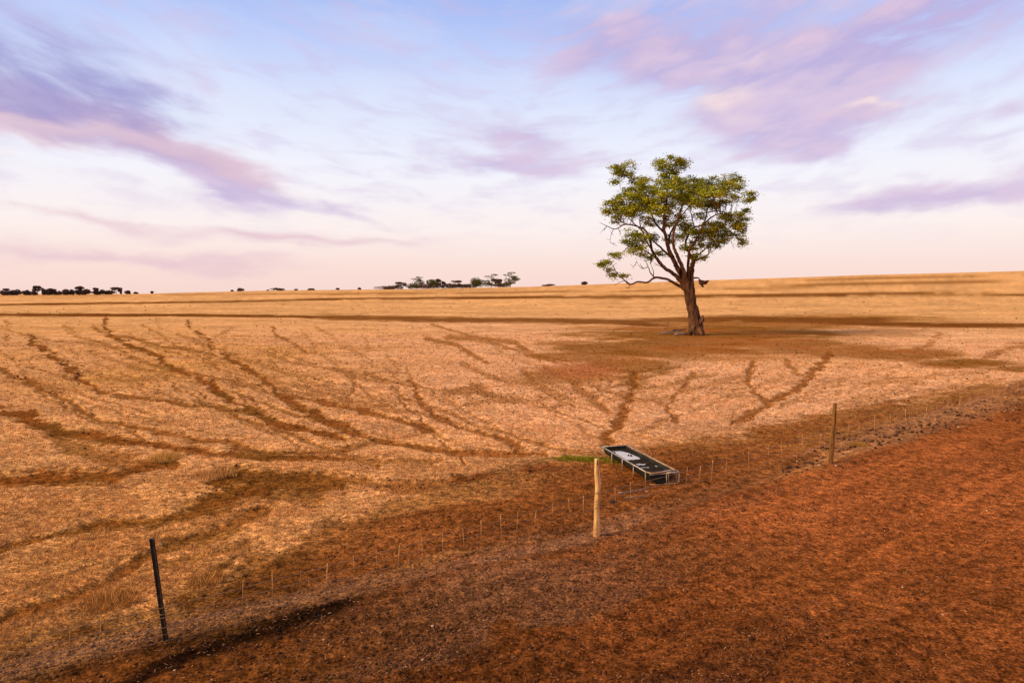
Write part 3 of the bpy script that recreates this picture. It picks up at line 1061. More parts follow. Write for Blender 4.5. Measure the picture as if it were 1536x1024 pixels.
# ------------------------------------------------------------------ feed trough
def build_trough():
    NLx, NLy = at(971.5, 729)
    lx, ly = -.235, .972          # long axis, away from the camera
    wx_, wy_ = .972, .235
    Ln, Wd = 2.75, .66
    cx0, cy0 = NLx + lx * Ln / 2 + wx_ * Wd / 2, NLy + ly * Ln / 2 + wy_ * Wd / 2
    root = empty('feed_trough', (cx0, cy0, 0), 'long low black livestock trough in a metal frame holding a puddle of water', 'trough')
    root.rotation_euler = (0, 0, math.atan2(-lx, ly))     # local y is the long axis, local x across
    hz = .285
    # body: a shallow U-shaped sheet, open on top
    hw = Wd / 2 - .03
    prof = []
    for k in range(13):
        a = math.pi + math.pi * k / 12
        prof.append((hw * math.copysign(abs(math.cos(a)) ** .8, math.cos(a)), hz - .01 + .235 * math.copysign(abs(math.sin(a)) ** .9, math.sin(a))))
    inner = [(p[0] * .965, max(p[1] + .012, .07)) for p in prof]
    v, f = [], []
    y0, y1 = -Ln / 2 + .04, Ln / 2 - .03
    for yy in (y0, y1):
        for p in prof:
            v.append((p[0], yy, p[1]))
    for yy in (y0 + .015, y1 - .015):
        for p in inner:
            v.append((p[0], yy, p[1]))
    n = 13
    for k in range(n - 1):
        f.append((k, k + 1, n + k + 1, n + k))
        f.append((2 * n + k + 1, 2 * n + k, 3 * n + k, 3 * n + k + 1))
    # ends
    f.append(tuple(range(n)))
    f.append(tuple(range(2 * n - 1, n - 1, -1)))
    f.append(tuple(range(3 * n - 1, 2 * n - 1, -1)))
    f.append(tuple(range(3 * n, 4 * n)))
    # lip
    for a_, b_ in ((0, n), (n - 1, 2 * n - 1)):
        f.append((a_, b_, b_ + 2 * n, a_ + 2 * n))
    f.append((0, 2 * n, 3 * n - 1, n - 1))
    f.append((n, 2 * n - 1, 4 * n - 1, 3 * n))
    m = MB()
    m.add(v, f)
    m.build('basin', MAT['liner'], root, smooth=False)
    # uneven dark sheet in place of the tree's reflection in the water
    g = MB()
    nx, ny = 18, 80
    vv, ff = [], []
    for j in range(ny + 1):
        for i in range(nx + 1):
            X = -hw * .94 + 2 * hw * .94 * i / nx
            Y = y0 + .02 + (y1 - y0 - .04) * j / ny
            hh = .216 + .006 * math.sin(Y * 5 + X * 4) + .006 * math.sin(Y * 13 + 2) * math.cos(X * 9) + random.uniform(-.003, .003)
            for (qx, qy, ax_, ay_) in ((-.09, .66, .3, .5), (-.22, -.42, .08, .05), (-.06, -.6, .12, .03)):
                hh -= .03 * max(0.0, 1 - (((X - qx + .15 * (Y - qy)) / ax_) ** 6 + ((Y - qy) / ay_) ** 6))
            vv.append((X, Y, hh))
    for j in range(ny):
        for i in range(nx):
            a = j * (nx + 1) + i
            ff.append((a, a + 1, a + nx + 2, a + nx + 1))
    g.add(vv, ff)
    g.build('dark_reflection', MAT['dark_fill'], root)
    # puddle, whitish base colour standing in for the reflected sky
    wm, nt, b = new_mat('sky_pale_water')
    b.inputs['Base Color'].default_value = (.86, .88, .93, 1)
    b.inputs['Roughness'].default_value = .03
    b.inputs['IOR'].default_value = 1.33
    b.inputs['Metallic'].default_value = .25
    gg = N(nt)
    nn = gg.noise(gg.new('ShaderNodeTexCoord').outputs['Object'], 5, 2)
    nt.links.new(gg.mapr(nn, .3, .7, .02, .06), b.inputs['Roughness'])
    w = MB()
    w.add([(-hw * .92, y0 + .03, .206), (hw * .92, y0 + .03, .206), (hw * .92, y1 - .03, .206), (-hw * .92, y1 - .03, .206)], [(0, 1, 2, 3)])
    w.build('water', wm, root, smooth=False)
    for (X, Y, r) in ((-.17, .98, .045), (.05, .62, .04), (.09, .56, .05)):
        k = MB()
        k.tube([(X, Y - r, .2), (X + .01, Y, .215), (X + .02, Y + r, .2)], [r * .3, r * .6, r * .25], 7)
        k.build('mud_lump', MAT['dark_fill'], root)
    # frame of welded tube
    e = Wd / 2
    yy0, yy1 = -Ln / 2, Ln / 2
    ch = .12
    for pts, mt in (([(-e, yy0 + ch, hz), (-e, yy1, hz)], 'galv'), ([(e, yy0 + ch * .5, hz + .012), (e, yy1, hz + .012)], 'rust'), ([(e + .06, yy0 + .1, hz - .012), (e + .06, yy1, hz - .012)], 'rust'),
                    ([(-e, yy1, hz), (e + .06, yy1, hz)], 'galv'), ([(-e, yy0 + ch, hz), (-e + .07, yy0, hz - .01), (e * .35, yy0, hz + .01), (e, yy0 + ch * .5, hz + .012)], 'rust'),
                    ([(.1, yy0 - .012, hz - .02), (e + .06, yy0 - .012, hz - .02), (e + .06, yy0 + .1, hz - .012)], 'galv')):
        t = MB()
        t.tube(pts, .015, 7)
        t.build('rail', MAT[mt], root)
    # flat folded lip plates at the near end and between the two right hand rails
    t = MB()
    t.add([(-e + .04, yy0 + .01, hz - .012), (e, yy0 + .02, hz), (e - .03, yy0 + .2, hz - .004), (-e + .14, yy0 + .15, hz - .05)], [(0, 1, 2, 3)])
    t.add([(-e + .04, yy0 + .008, hz - .014), (e, yy0 + .018, hz - .014), (e, yy0 + .018, hz - .045), (-e + .04, yy0 + .008, hz - .055)], [(0, 3, 2, 1)])
    t.build('end_lip', MAT['galv'], root, smooth=False)
    for k in range(9):
        yb = yy0 + .2 + k * (Ln - .3) / 8
        t = MB()
        t.tube([(e, yb, hz + .004), (e + .06, yb, hz - .012)], .008, 6)
        t.build('cross_tie', MAT['rust'], root)
    for k in range(5):
        yb = yy0 + ch + (Ln - ch - .02) * k / 4
        for X, hh in ((-e, hz), (e + .06, hz - .012)):
            t = MB()
            t.tube([(X, yb, hh), (X + random.uniform(-.008, .008), yb, -.04)], .011, 6)
            t.build('leg', MAT['galv'], root)
    t = MB()
    t.tube([(.10, yy0 - .012, hz - .02), (.10, yy0 - .012, -.03)], .010, 6)
    t.build('leg', MAT['galv'], root)
    t = MB()
    t.tube([(e + .06, yy0 - .012, hz - .02), (e + .06, yy0 - .012, .05), (e + .02, yy0 - .012, .035), (-.1, yy0 - .012, .02), (-e + .06, yy0 + .02, .03)], .011, 6)
    t.build('brace', MAT['rust'], root)
    return root


build_trough()


# dead sticks in front of the trough
def stick(px, py, ln, az, r, label, name='fallen_branch', grp=None, mat='dead', seed=0, tilt=.05, cat='branch'):
    x, y = at(px, py)
    rr = random.Random(seed)
    n = 6
    pts, rad = [], []
    for i in range(n):
        t = i / (n - 1) - .5
        pts.append((math.cos(az) * ln * t + rr.uniform(-.05, .05) * ln, math.sin(az) * ln * t + rr.uniform(-.05, .05) * ln, r + tilt * (t + .5) * ln + rr.uniform(0, .03) * ln))
        rad.append(r * (1.1 - (t + .5) * .7))
    m = MB()
    m.tube(pts, rad, 6, True, .2, seed)
    # a side twig
    a2 = az + .7
    m.tube([pts[3], (pts[3][0] + math.cos(a2) * ln * .25, pts[3][1] + math.sin(a2) * ln * .25, pts[3][2] + .06 * ln)], [r * .5, r * .2], 5, True)
    o = m.build(name, MAT[mat], None)
    o.location = (x, y, gz(x, y))
    tag(o, label, cat, grp)


stick(947, 741, .55, .35, .014, 'long grey dead stick on the soil in front of the trough', grp='dead sticks before the trough', seed=1)
stick(938, 735, .38, -.5, .012, 'dark crooked dead stick leaning up nearest the pale wooden post', grp='dead sticks before the trough', seed=2, mat='clod', tilt=.25)
stick(958, 748, .5, .1, .010, 'thin pale stick lying frontmost before the trough', grp='dead sticks before the trough', seed=3)
stick(966, 735, .42, .6, .014, 'short grey dead stick close to the near end of the trough', grp='dead sticks before the trough', seed=4)
stick(1174, 706, .22, 1.3, .012, 'short black stake sticking up left of the brown wooden post', name='broken_stake', mat='clod', seed=5, tilt=.95, cat='stake')


def boulder(px, py, r, label, name, mat, seed, grp=None, cat='stone'):
    x, y = at(px, py)
    bm_v, bm_f = [], []
    rr = random.Random(seed)
    nu, nv_ = 9, 6
    for j in range(nv_ + 1):
        th = math.pi * j / nv_
        for i in range(nu):
            ph = 2 * math.pi * i / nu
            q = r * (1 + rr.uniform(-.2, .2)) if 0 < j < nv_ else r
            bm_v.append((q * 1.3 * math.sin(th) * math.cos(ph), q * math.sin(th) * math.sin(ph), q * .6 * math.cos(th) + r * .25))
    for j in range(nv_):
        for i in range(nu):
            i2 = (i + 1) % nu
            bm_f.append((j * nu + i, j * nu + i2, (j + 1) * nu + i2, (j + 1) * nu + i))
    m = MB()
    m.add(bm_v, bm_f)
    o = m.build(name, MAT[mat], None, smooth=False)
    o.location = (x, y, gz(x, y))
    tag(o, label, cat, grp)


boulder(1182, 701, .05, 'black clod lying beside the short black stake', 'clod', 'clod', 1, cat='clod')
boulder(1254, 701, .028, 'pale stone at the right foot of the brown wooden post', 'stone', 'stone', 2)
boulder(1229, 700, .03, 'pale stone just left of the brown wooden post foot', 'stone', 'stone', 3)
boulder(970, 738, .022, 'small white stone on the soil under the near end of the trough', 'stone', 'stone', 4)
boulder(1257, 649, .05, 'dark flat clod on the soil behind the brown wooden post', 'clod', 'clod', 5, cat='clod')
boulder(892, 770, .0, 'x', 'stone', 'stone', 6) if False else None
boulder(920, 754, .06, 'dark round clod right of the pale wooden post', 'clod', 'clod', 7, cat='clod')


# ------------------------------------------------------------------ the lone tree
K = .0651 * .3125


def build_tree():
    x0, y0 = at(1043, 502.5)
    zg = gz(x0, y0)
    root = empty('gum_tree', (x0, y0, zg), 'lone leafy eucalyptus tree with leaning forked trunk in the bare paddock', 'tree')

    def T(cx, cy, dep=0.0):
        return ((cx - 590) * K, dep, (966 - cy) * K)
    skel = []      # (points, radii) for attaching twigs

    def limb(pts, r0, r1, name='limb', seg=9, rough=.12, seed=0, n=5, power=1.0):
        P = spline([T(*p) for p in pts], n)
        m = len(P)
        rads = [(r0 + (r1 - r0) * (i / (m - 1)) ** .8) * (.72 if name == 'limb' else .9) for i in range(m)]
        jr = random.Random(seed)
        P = [p + np.array([jr.uniform(-1, 1), jr.uniform(-1, 1), jr.uniform(-1, 1)]) * rads[i] * .22 for i, p in enumerate(P)]
        for p, r in zip(P, rads):
            skel.append((np.array(p), r))
        b = MB()
        b.tube(P, rads, seg, True, rough, seed)
        return b.build(name, MAT['bark'], root)
    # bole with buttressed foot
    m = MB()
    P = spline([T(598, 985), T(590, 955), T(582, 905), T(572, 850), T(560, 790), T(548, 735), T(532, 690)], 5)
    rd = [1.0 if i < 1 else .0 for i in range(len(P))]
    rd = list(np.interp(np.linspace(0, 1, len(P)), [0, .12, .25, .45, .8, 1], [.92, .68, .55, .47, .42, .24]))
    m.tube(P, rd, 20, True, .16, 5)
    for p, r in zip(P, rd):
        skel.append((np.array(p), r))
    m.build('trunk', MAT['bark'], root)
    limb([(618, 975, -.1), (612, 930, .1), (606, 895, .15), (592, 850, .2), (578, 790, .25), (573, 720, .3), (570, 640, .3), (582, 610, .3)], .42, .24, 'trunk', 12, .16, 7)
    # bark burl at the foot
    m = MB()
    m.tube([T(606, 915, -.35), T(616, 895, -.4), T(620, 870, -.3)], [.08, .24, .08], 12, True, .35, 3)
    m.build('burl', MAT['bark'], root)
    for k, (a, l) in enumerate(((2.9, 1.25), (3.6, .95), (5.2, 1.0), (.2, .9), (-.8, .9), (1.6, .9))):
        m = MB()
        d = np.array([math.cos(a), math.sin(a), 0])
        m.tube([np.array(T(592, 935)) + d * .35, np.array(T(592, 955)) + d * .75, np.array(T(592, 966)) + d * l + np.array([0, 0, -.05])], [.3, .22, .08], 8, True, .15, k)
        m.build('root', MAT['bark'], root)
    # main limbs
    limb([(556, 770), (545, 730), (524, 685, .05), (500, 645, .1), (480, 600, .2), (455, 540, .3), (440, 480, .3), (430, 420, .2), (440, 350, .1), (445, 280, 0), (455, 190, 0)], .50, .07, seed=11)
    limb([(556, 765, -.05), (546, 725, -.1), (534, 685, -.25), (515, 640, -.5), (490, 590, -.9), (465, 540, -1.2), (462, 480, -1.5), (485, 400, -1.7), (500, 320, -1.8), (470, 240, -1.6)], .42, .06, seed=12)
    limb([(552, 775, 0), (536, 738, 0), (508, 700, -.1), (470, 665, -.3), (425, 640, -.6), (390, 600, -.9), (365, 560, -1.1), (350, 500, -1.3), (325, 465, -1.4), (290, 450, -1.4), (235, 440, -1.3), (190, 462, -1.2), (150, 448, -1.2), (115, 430, -1.1)], .36, .025, seed=13)
    limb([(556, 790, 0), (540, 755, 0), (520, 735, 0), (480, 712, -.1), (440, 695, -.3), (385, 690, -.4), (350, 712, -.5), (300, 710, -.7), (265, 722, -.8), (230, 695, -.9), (195, 660, -1.0), (180, 630, -1.1)], .27, .04, seed=14)
    limb([(385, 690, -.4), (365, 665, -.3), (355, 640, -.2), (325, 645, -.1), (300, 610, 0)], .10, .02, seed=15, seg=6)
    limb([(380, 695, -.4), (375, 660, -.8), (360, 625, -1.0)], .08, .02, seed=16, seg=6)
    limb([(265, 722, -.8), (240, 705, -.8), (200, 720, -.8), (190, 730, -.8)], .06, .015, seed=17, seg=6)
    limb([(230, 695, -.9), (200, 680, -1), (165, 685, -1)], .05, .015, seed=18, seg=6)
    limb([(572, 690, .3), (574, 640, .3), (575, 605, .35), (560, 570, .5), (545, 530, .8), (560, 480, 1.0), (590, 445, 1.1), (630, 430, 1.2), (650, 390, 1.3), (655, 360, 1.4), (690, 300, 1.4), (760, 250, 1.2)], .24, .05, seed=19)
    limb([(590, 445, 1.1), (575, 400, .8), (560, 340, .6), (570, 270, .4)], .10, .03, seed=20, seg=7)
    limb([(640, 425, 1.2), (640, 460, 1.0), (620, 500, .9)], .08, .02, seed=21, seg=6)
    limb([(655, 370, 1.4), (700, 365, 1.0), (750, 380, .6), (800, 400, .3), (830, 450, .2)], .10, .025, seed=22, seg=7)
    limb([(560, 750, .1), (550, 690, .0), (545, 620, -.4), (545, 560, -1), (575, 500, -1.5), (600, 440, -1.9), (650, 400, -2.2), (700, 400, -2.3), (770, 420, -2.4)], .26, .04, seed=23)
    limb([(365, 560, -1.1), (345, 520, -.6), (315, 440, -.2), (310, 390, 0), (250, 340, .2), (200, 350, .3)], .13, .03, seed=24, seg=7)
    limb([(390, 600, -.9), (330, 565, -1.3), (260, 545, -1.6), (210, 580, -1.7), (150, 610, -1.6)], .12, .02, seed=25, seg=7)
    limb([(440, 480, .3), (400, 420, 1.2), (380, 350, 1.9), (360, 270, 2.2), (290, 220, 1.8), (245, 180, 1.4)], .16, .03, seed=26, seg=7)
    limb([(455, 540, .3), (480, 470, 1.5), (530, 400, 2.5), (590, 330, 3.2), (640, 290, 3.3)], .18, .03, seed=27, seg=7)
    limb([(480, 600, .2), (430, 540, 1.5), (370, 470, 2.8), (300, 400, 3.4), (260, 350, 3.5)], .18, .03, seed=28, seg=7)
    limb([(572, 690, .3), (574, 645, .3), (600, 590, 1.0), (660, 540, 1.6), (720, 490, 2.0), (780, 460, 2.1), (820, 490, 2.0)], .16, .025, seed=29, seg=7)
    limb([(690, 300, 1.4), (760, 270, 1.0), (820, 290, .6), (845, 300, .4)], .07, .02, seed=30, seg=6)
    limb([(582, 690, .3), (600, 690, .2), (614, 703, .1)], .12, .07, seed=31, seg=7)
    limb([(580, 610, .3), (610, 598, .2), (645, 578, .1), (650, 570, .1)], .16, .05, seed=32, seg=7)
    # ragged broken stump hanging at the right of the fork
    b = MB()
    b.tube([T(603, 703, .1), T(618, 712, .1), T(636, 712, .12), T(652, 703, .1)], [.09, .20, .16, .03], 9, True, .5, 41)
    b.tube([T(612, 712, .1), T(622, 728, .1), T(628, 736, .1)], [.16, .10, .03], 8, True, .5, 42)
    jr = random.Random(9)
    for k in range(12):
        a = T(jr.uniform(606, 646), jr.uniform(704, 722), .1)
        b.tube([a, T(jr.uniform(600, 660), jr.uniform(695, 740), jr.uniform(-.4, .5))], [.035, .012], 5, True)
    b.build('broken_stub', MAT['bark'], root)
    # bare dead twigs off the lower limbs
    tw = MB()
    for (sx, sy, ex, ey, dp) in [(180, 462, 165, 520, -1.2), (165, 520, 190, 535, -1.2), (150, 448, 130, 470, -1.1), (200, 455, 215, 490, -1.2), (230, 440, 205, 400, -1.1), (300, 610, 280, 640, -.2), (330, 645, 318, 620, -.2), (355, 640, 345, 600, -.3), (265, 722, 255, 745, -.8), (195, 660, 165, 640, -1), (645, 575, 690, 545, .1), (660, 540, 690, 575, 1.4), (780, 460, 800, 545, 2.0), (350, 500, 300, 520, -1), (430, 420, 470, 380, .2), (425, 640, 380, 620, -.6)]:
        a, e_ = np.array(T(sx, sy, dp)), np.array(T(ex, ey, dp + jr.uniform(-.3, .3)))
        m_ = (a + e_) / 2 + np.array([jr.uniform(-.12, .12), 0, jr.uniform(-.12, .12)])
        tw.tube([a, m_, e_], [.035, .024, .01], 5, True)
        for q in range(3):
            b0 = a + (e_ - a) * jr.uniform(.3, .9)
            tw.tube([b0, b0 + np.array([jr.uniform(-.5, .5), jr.uniform(-.3, .3), jr.uniform(-.35, .45)])], [.018, .006], 4, True)
    tag(tw.build('dead_twigs', MAT['bark'], root), kind='stuff')

    # foliage masses, traced: centre, half sizes, depth
    CL = [(245, 150, 62, 26, 1.4), (215, 185, 32, 24, 1.3), (262, 180, 36, 20, 1.5), (210, 222, 16, 18, 1.3), (330, 212, 62, 24, 1.6), (455, 135, 78, 28, 0), (490, 170, 52, 34, .3), (410, 165, 40, 22, -.4), (450, 205, 60, 28, 0), (520, 150, 22, 26, .2),
          (380, 255, 105, 38, -.8), (300, 255, 55, 34, .6), (270, 290, 50, 34, .9), (185, 345, 56, 32, .3), (155, 372, 28, 16, .3), (250, 325, 80, 44, -.4), (310, 370, 90, 42, -.6), (205, 410, 24, 30, .2), (330, 310, 70, 40, -1.6), (240, 385, 50, 30, -1.2),
          (560, 235, 80, 32, .4), (620, 250, 60, 28, 1.0), (690, 225, 62, 26, 1.4), (770, 205, 52, 20, 1.2), (790, 245, 58, 28, .9), (845, 295, 30, 34, .5), (832, 322, 22, 14, .4), (660, 285, 110, 36, -.4), (740, 325, 52, 28, -.6), (600, 300, 70, 30, -1.4), (500, 300, 62, 34, -1.8), (480, 250, 60, 36, -1.4),
          (715, 415, 48, 26, -1.8), (790, 410, 44, 26, -.4), (815, 470, 34, 42, 1.0), (765, 480, 40, 26, 1.6), (730, 500, 36, 28, 1.8), (700, 470, 44, 24, 2.0), (830, 515, 18, 20, 1.6), (710, 535, 14, 18, 1.8), (830, 370, 18, 8, .2), (680, 345, 46, 18, .4),
          (620, 480, 54, 40, .4), (640, 520, 44, 34, .6), (595, 530, 34, 30, .8), (575, 470, 40, 30, -.4),
          (480, 365, 54, 42, .2), (400, 350, 66, 48, .6), (510, 425, 48, 34, .2), (520, 480, 34, 30, .4), (440, 420, 40, 34, 1.2), (370, 420, 44, 24, 1.0), (350, 330, 50, 30, 2.4), (480, 500, 34, 30, 1.4),
          (270, 492, 46, 28, -1.2), (260, 525, 40, 22, -1.2), (320, 520, 38, 18, -1.4), (265, 570, 32, 16, -1.6), (320, 580, 26, 12, -1.2), (350, 600, 26, 12, -.6), (300, 555, 36, 14, -1.4),
          (195, 590, 36, 20, -1.6), (150, 620, 30, 14, -1.6), (125, 634, 22, 12, -1.6), (160, 660, 16, 12, -1.2), (240, 684, 17, 9, -.9), (180, 682, 18, 8, -1),
          (575, 588, 34, 16, .4), (622, 594, 28, 12, .2), (545, 545, 26, 22, .6), (420, 575, 26, 16, .6), (395, 500, 30, 24, 1.6),
          (565, 275, 60, 28, -.8), (625, 335, 50, 20, .3), (545, 320, 50, 24, .6), (690, 440, 40, 22, .4), (770, 450, 44, 24, -1.6), (745, 400, 40, 18, .8), (630, 455, 40, 26, -1.2), (660, 500, 30, 26, -.6), (560, 440, 30, 24, 1.8), (455, 330, 50, 30, 2.0), (340, 290, 60, 30, 2.0), (225, 370, 50, 26, 1.2),
          # back and front masses that fill the crown's depth
          (400, 290, 90, 36, 3.2), (560, 300, 90, 34, 3.4), (670, 320, 64, 30, 3.2), (300, 350, 66, 34, 3.4), (480, 220, 66, 32, 2.4), (640, 380, 40, 20, 3.0), (740, 440, 44, 28, 3.0), (540, 350, 60, 30, -3.2), (420, 300, 70, 34, -3.0), (620, 310, 60, 26, -3.0), (360, 390, 44, 26, -3.0), (700, 270, 50, 22, -2.4)]
    Cn, Cc = [], []
    lr = np.random.default_rng(11)
    twigs = MB()
    SK = np.array([p for p, r in skel])
    for (cx, cy, rx, ry, dp) in CL:
        c = np.array(T(cx, cy, dp))
        ax, az = rx * K, ry * K
        ay = max(.6, .75 * (ax + az) / 1.6)
        nsub = int(max(4, 18 * (ax * az) ** .75 + 3))
        for k in range(nsub):
            d = lr.normal(0, 1, 3)
            d /= np.linalg.norm(d)
            d *= lr.uniform(.35, 1) ** .6
            s = c + d * np.array([ax, ay, az]) * .92
            rh = lr.uniform(.18, .44)
            rv = rh * lr.uniform(.4, .75)
            nl = int(lr.uniform(40, 80) * (rh / .34) ** 1.5)
            q = lr.normal(0, .55, (nl, 3))
            q[:, 2] = np.where(lr.uniform(0, 1, nl) < .5, abs(q[:, 2]), q[:, 2])
            Cn.append(s + q * np.array([rh, rh, rv]) * 1.25)
            tone = lr.choice(3, p=[.45, .35, .2])
            base = [np.array(lin(158, 160, 28)), np.array(lin(112, 116, 22)), np.array(lin(188, 180, 36))][tone]
            Cc.append(base[None] * lr.uniform(.8, 1.15, (nl, 1)) * lr.uniform(.85, 1.12))
            # twig from the nearest limb
            if k % 3 == 0:
                dd = np.linalg.norm((SK - s) * np.array([1, 1, .9]), axis=1)
                j = int(np.argmin(dd + (SK[:, 2] > s[2]) * .4))
                if .25 < dd[j] < 3.6:
                    a = SK[j]
                    mid = a * .5 + s * .5 + np.array([lr.uniform(-.15, .15), lr.uniform(-.15, .15), -.10 * dd[j]])
                    twigs.tube([a, a * .75 + mid * .25 + lr.uniform(-.06, .06, 3), mid, s], [min(.075, .03 + .02 * dd[j]), .042, .03, .012] if k == 0 else [min(.045, .02 + .01 * dd[j]), .024, .018, .009], 5, False)
    tag(twigs.build('twigs', MAT['bark'], root), kind='stuff')
    P = np.concatenate(Cn)
    C = np.concatenate(Cc)
    n = len(P)
    # each leaf a small drooping lozenge
    a = lr.uniform(0, 6.283, n)
    dro = lr.uniform(-.9, .35, n)
    ax = np.stack([np.cos(a) * np.cos(dro), np.sin(a) * np.cos(dro), np.sin(dro)], 1)
    rnd = lr.normal(0, .8, (n, 3)) + np.array([-.3, -.25, .75])
    pe = np.cross(ax, rnd)
    pe /= np.linalg.norm(pe, axis=1)[:, None] + 1e-9
    l = lr.uniform(.12, .27, n)[:, None]
    w = lr.uniform(.03, .062, n)[:, None]
    V = np.stack([P - ax * l * .5, P + pe * w, P + ax * l * .5, P - pe * w], 1).reshape(-1, 3)
    C4 = np.repeat(np.concatenate([C, np.ones((n, 1))], 1), 4, axis=0)
    mesh_np('crown', V, np.arange(n * 4), 4, MAT['leaf'], root, False, dict(tint=C4))
    print('leaves', n)
    # fallen wood round the foot
    for k, (px, py, ln, az, r, lab) in enumerate([(1010, 500.5, 2.4, .1, .09, 'longest grey fallen limb on the ground left of the lone tree'),
                                                  (1022, 503.5, 1.5, .5, .11, 'pale broken limb piece lying nearest the lone tree foot'),
                                                  (998, 502, 1.6, -.3, .06, 'thin fallen limb leftmost in the dead wood by the lone tree'),
                                                  (1018, 497.5, 1.7, .25, .12, 'dark crooked fallen limb against the trunk of the lone tree')]):
        stick(px, py, ln, az, r, lab, grp='dead wood under the lone tree', seed=20 + k, mat=('dead', 'dead', 'dead', 'bark')[k])


build_tree()


# ------------------------------------------------------------------ far trees on the skyline
def far_tree(px, w_px, top_px, base_px, D, kind, label, group, seed, cat='tree'):
    lr = np.random.default_rng(seed)
    x, y = (px - CX) / F * D, D
    z = float(ridge(np.array([x]), np.array([y]))[0])
    if D > 1500:
        z -= (math.hypot(x, y) - 1500) * .0004
    # metres per pixel at that range
    mpp = D / F
    ztop = (H + (440 - top_px) * mpp)
    hgt = max(ztop - z, 1.0)
    wid = w_px * mpp
    name = {'umbrella': 'gum_tree', 'round': 'round_tree', 'bush': 'bush', 'tiers': 'gum_tree'}[kind]
    root = empty(name, (x, y, z), label, cat, group)
    blobs = []
    if kind == 'bush':
        for k in range(6):
            blobs.append((lr.uniform(-.32, .32) * wid, lr.uniform(-.25, .25) * wid, hgt * lr.uniform(.25, .6), wid * lr.uniform(.2, .3), hgt * lr.uniform(.3, .42)))
        blobs.append((0, 0, hgt * .62, wid * .25, hgt * .38))
    elif kind == 'round':
        for k in range(12):
            blobs.append((lr.uniform(-.28, .28) * wid, lr.uniform(-.28, .28) * wid, hgt * lr.uniform(.28, .68), wid * .26, hgt * .28))
        blobs.append((0, 0, hgt * .72, wid * .24, hgt * .28))
    elif kind == 'umbrella':
        for k in range(6):
            blobs.append((lr.uniform(-.3, .3) * wid, lr.uniform(-.3, .3) * wid, hgt * lr.uniform(.74, .86), wid * lr.uniform(.2, .3), hgt * .14))
        for k in range(5):
            blobs.append((lr.uniform(-.36, .36) * wid, lr.uniform(-.3, .3) * wid, hgt * lr.uniform(.18, .66), wid * lr.uniform(.14, .24), hgt * lr.uniform(.1, .16)))
    else:
        blobs += [(lr.uniform(-.05, .2) * wid, 0, hgt * .93, wid * .24, hgt * .07), (lr.uniform(-.2, .0) * wid, 0, hgt * .8, wid * .3, hgt * .07)]
        for k in range(13):
            blobs.append((lr.uniform(-.34, .34) * wid, lr.uniform(-.3, .3) * wid, hgt * lr.uniform(.16, .72), wid * lr.uniform(.14, .24), hgt * lr.uniform(.08, .15)))
    Ps = []
    for (bx, by, bz, rh, rv) in blobs:
        n = int(60 + 9.0 * (rh * rv))
        n = min(n, 320)
        q = lr.normal(0, 1, (n, 3))
        q /= np.linalg.norm(q, axis=1)[:, None]
        q *= lr.uniform(.2, 1, (n, 1)) ** .4
        Ps.append(np.array([bx, by, bz]) + q * np.array([rh, rh, rv]))
    P = np.concatenate(Ps)
    n = len(P)
    a = lr.normal(0, 1, (n, 3))
    a /= np.linalg.norm(a, axis=1)[:, None]
    b = np.cross(a, lr.normal(0, 1, (n, 3)))
    b /= np.linalg.norm(b, axis=1)[:, None] + 1e-9
    sz = max(.5, .75 * mpp)
    l = lr.uniform(.6, 1.3, (n, 1)) * sz
    V = np.stack([P - a * l, P + b * l * .6, P + a * l, P - b * l * .6], 1).reshape(-1, 3)
    V[:, 2] = np.maximum(V[:, 2], .05)
    cc_ = np.array(lin(96, 94, 44) if kind in ('round', 'tiers') else lin(92, 72, 52))
    if D > 1000:
        cc_ = np.array(lin(86, 68, 62))  # farthest crowns lightened, haze put into the leaf colour
    C = cc_[None] * lr.uniform(.5, 1.3, (n, 1))
    C4 = np.repeat(np.concatenate([C, np.ones((n, 1))], 1), 4, axis=0)
    mesh_np('crown', V, np.arange(n * 4), 4, MAT['farleaf'], root, False, dict(tint=C4))
    m = MB()
    tr = max(.25, .03 * hgt)
    m.tube([(0, 0, -.3), (.05 * wid * lr.uniform(-1, 1), 0, hgt * .35), (.1 * wid * lr.uniform(-1, 1), 0, hgt * .75)], [tr, tr * .7, tr * .3], 6)
    if kind in ('umbrella', 'tiers'):
        for sgn in (-1, 1):
            m.tube([(0, 0, hgt * .25), (sgn * .12 * wid, 0, hgt * .5), (sgn * .25 * wid, 0, hgt * .76)], [tr * .6, tr * .45, tr * .2], 5)
    m.build('trunk', MAT['farbark'], root)


LEFT = [(4, 18, 435.3, 'bush'), (11, 11, 432.4, 'umbrella'), (19, 12, 435.5, 'bush'), (28, 17, 433.6, 'bush'), (42, 15, 434.6, 'bush'), (52, 12, 436, 'bush'), (58.5, 13, 427.8, 'umbrella'), (70, 12, 433, 'bush'), (80, 13, 432.3, 'umbrella'), (81, 12, 435, 'bush'), (90, 9, 436, 'bush'),
        (100, 11, 433.4, 'bush'), (110, 11, 434, 'bush'), (121, 12, 428.8, 'umbrella'), (121, 14, 432.5, 'bush'), (132, 12, 433.2, 'bush'), (144, 9, 431.2, 'umbrella'), (146, 13, 434.6, 'bush'), (156, 11, 434, 'bush'), (165, 11, 435, 'bush'), (176, 16, 430, 'umbrella'), (182, 5, 434, 'bush'), (193, 11, 435.3, 'bush'), (205, 6, 437.6, 'bush'), (229, 5, 436.5, 'bush')]
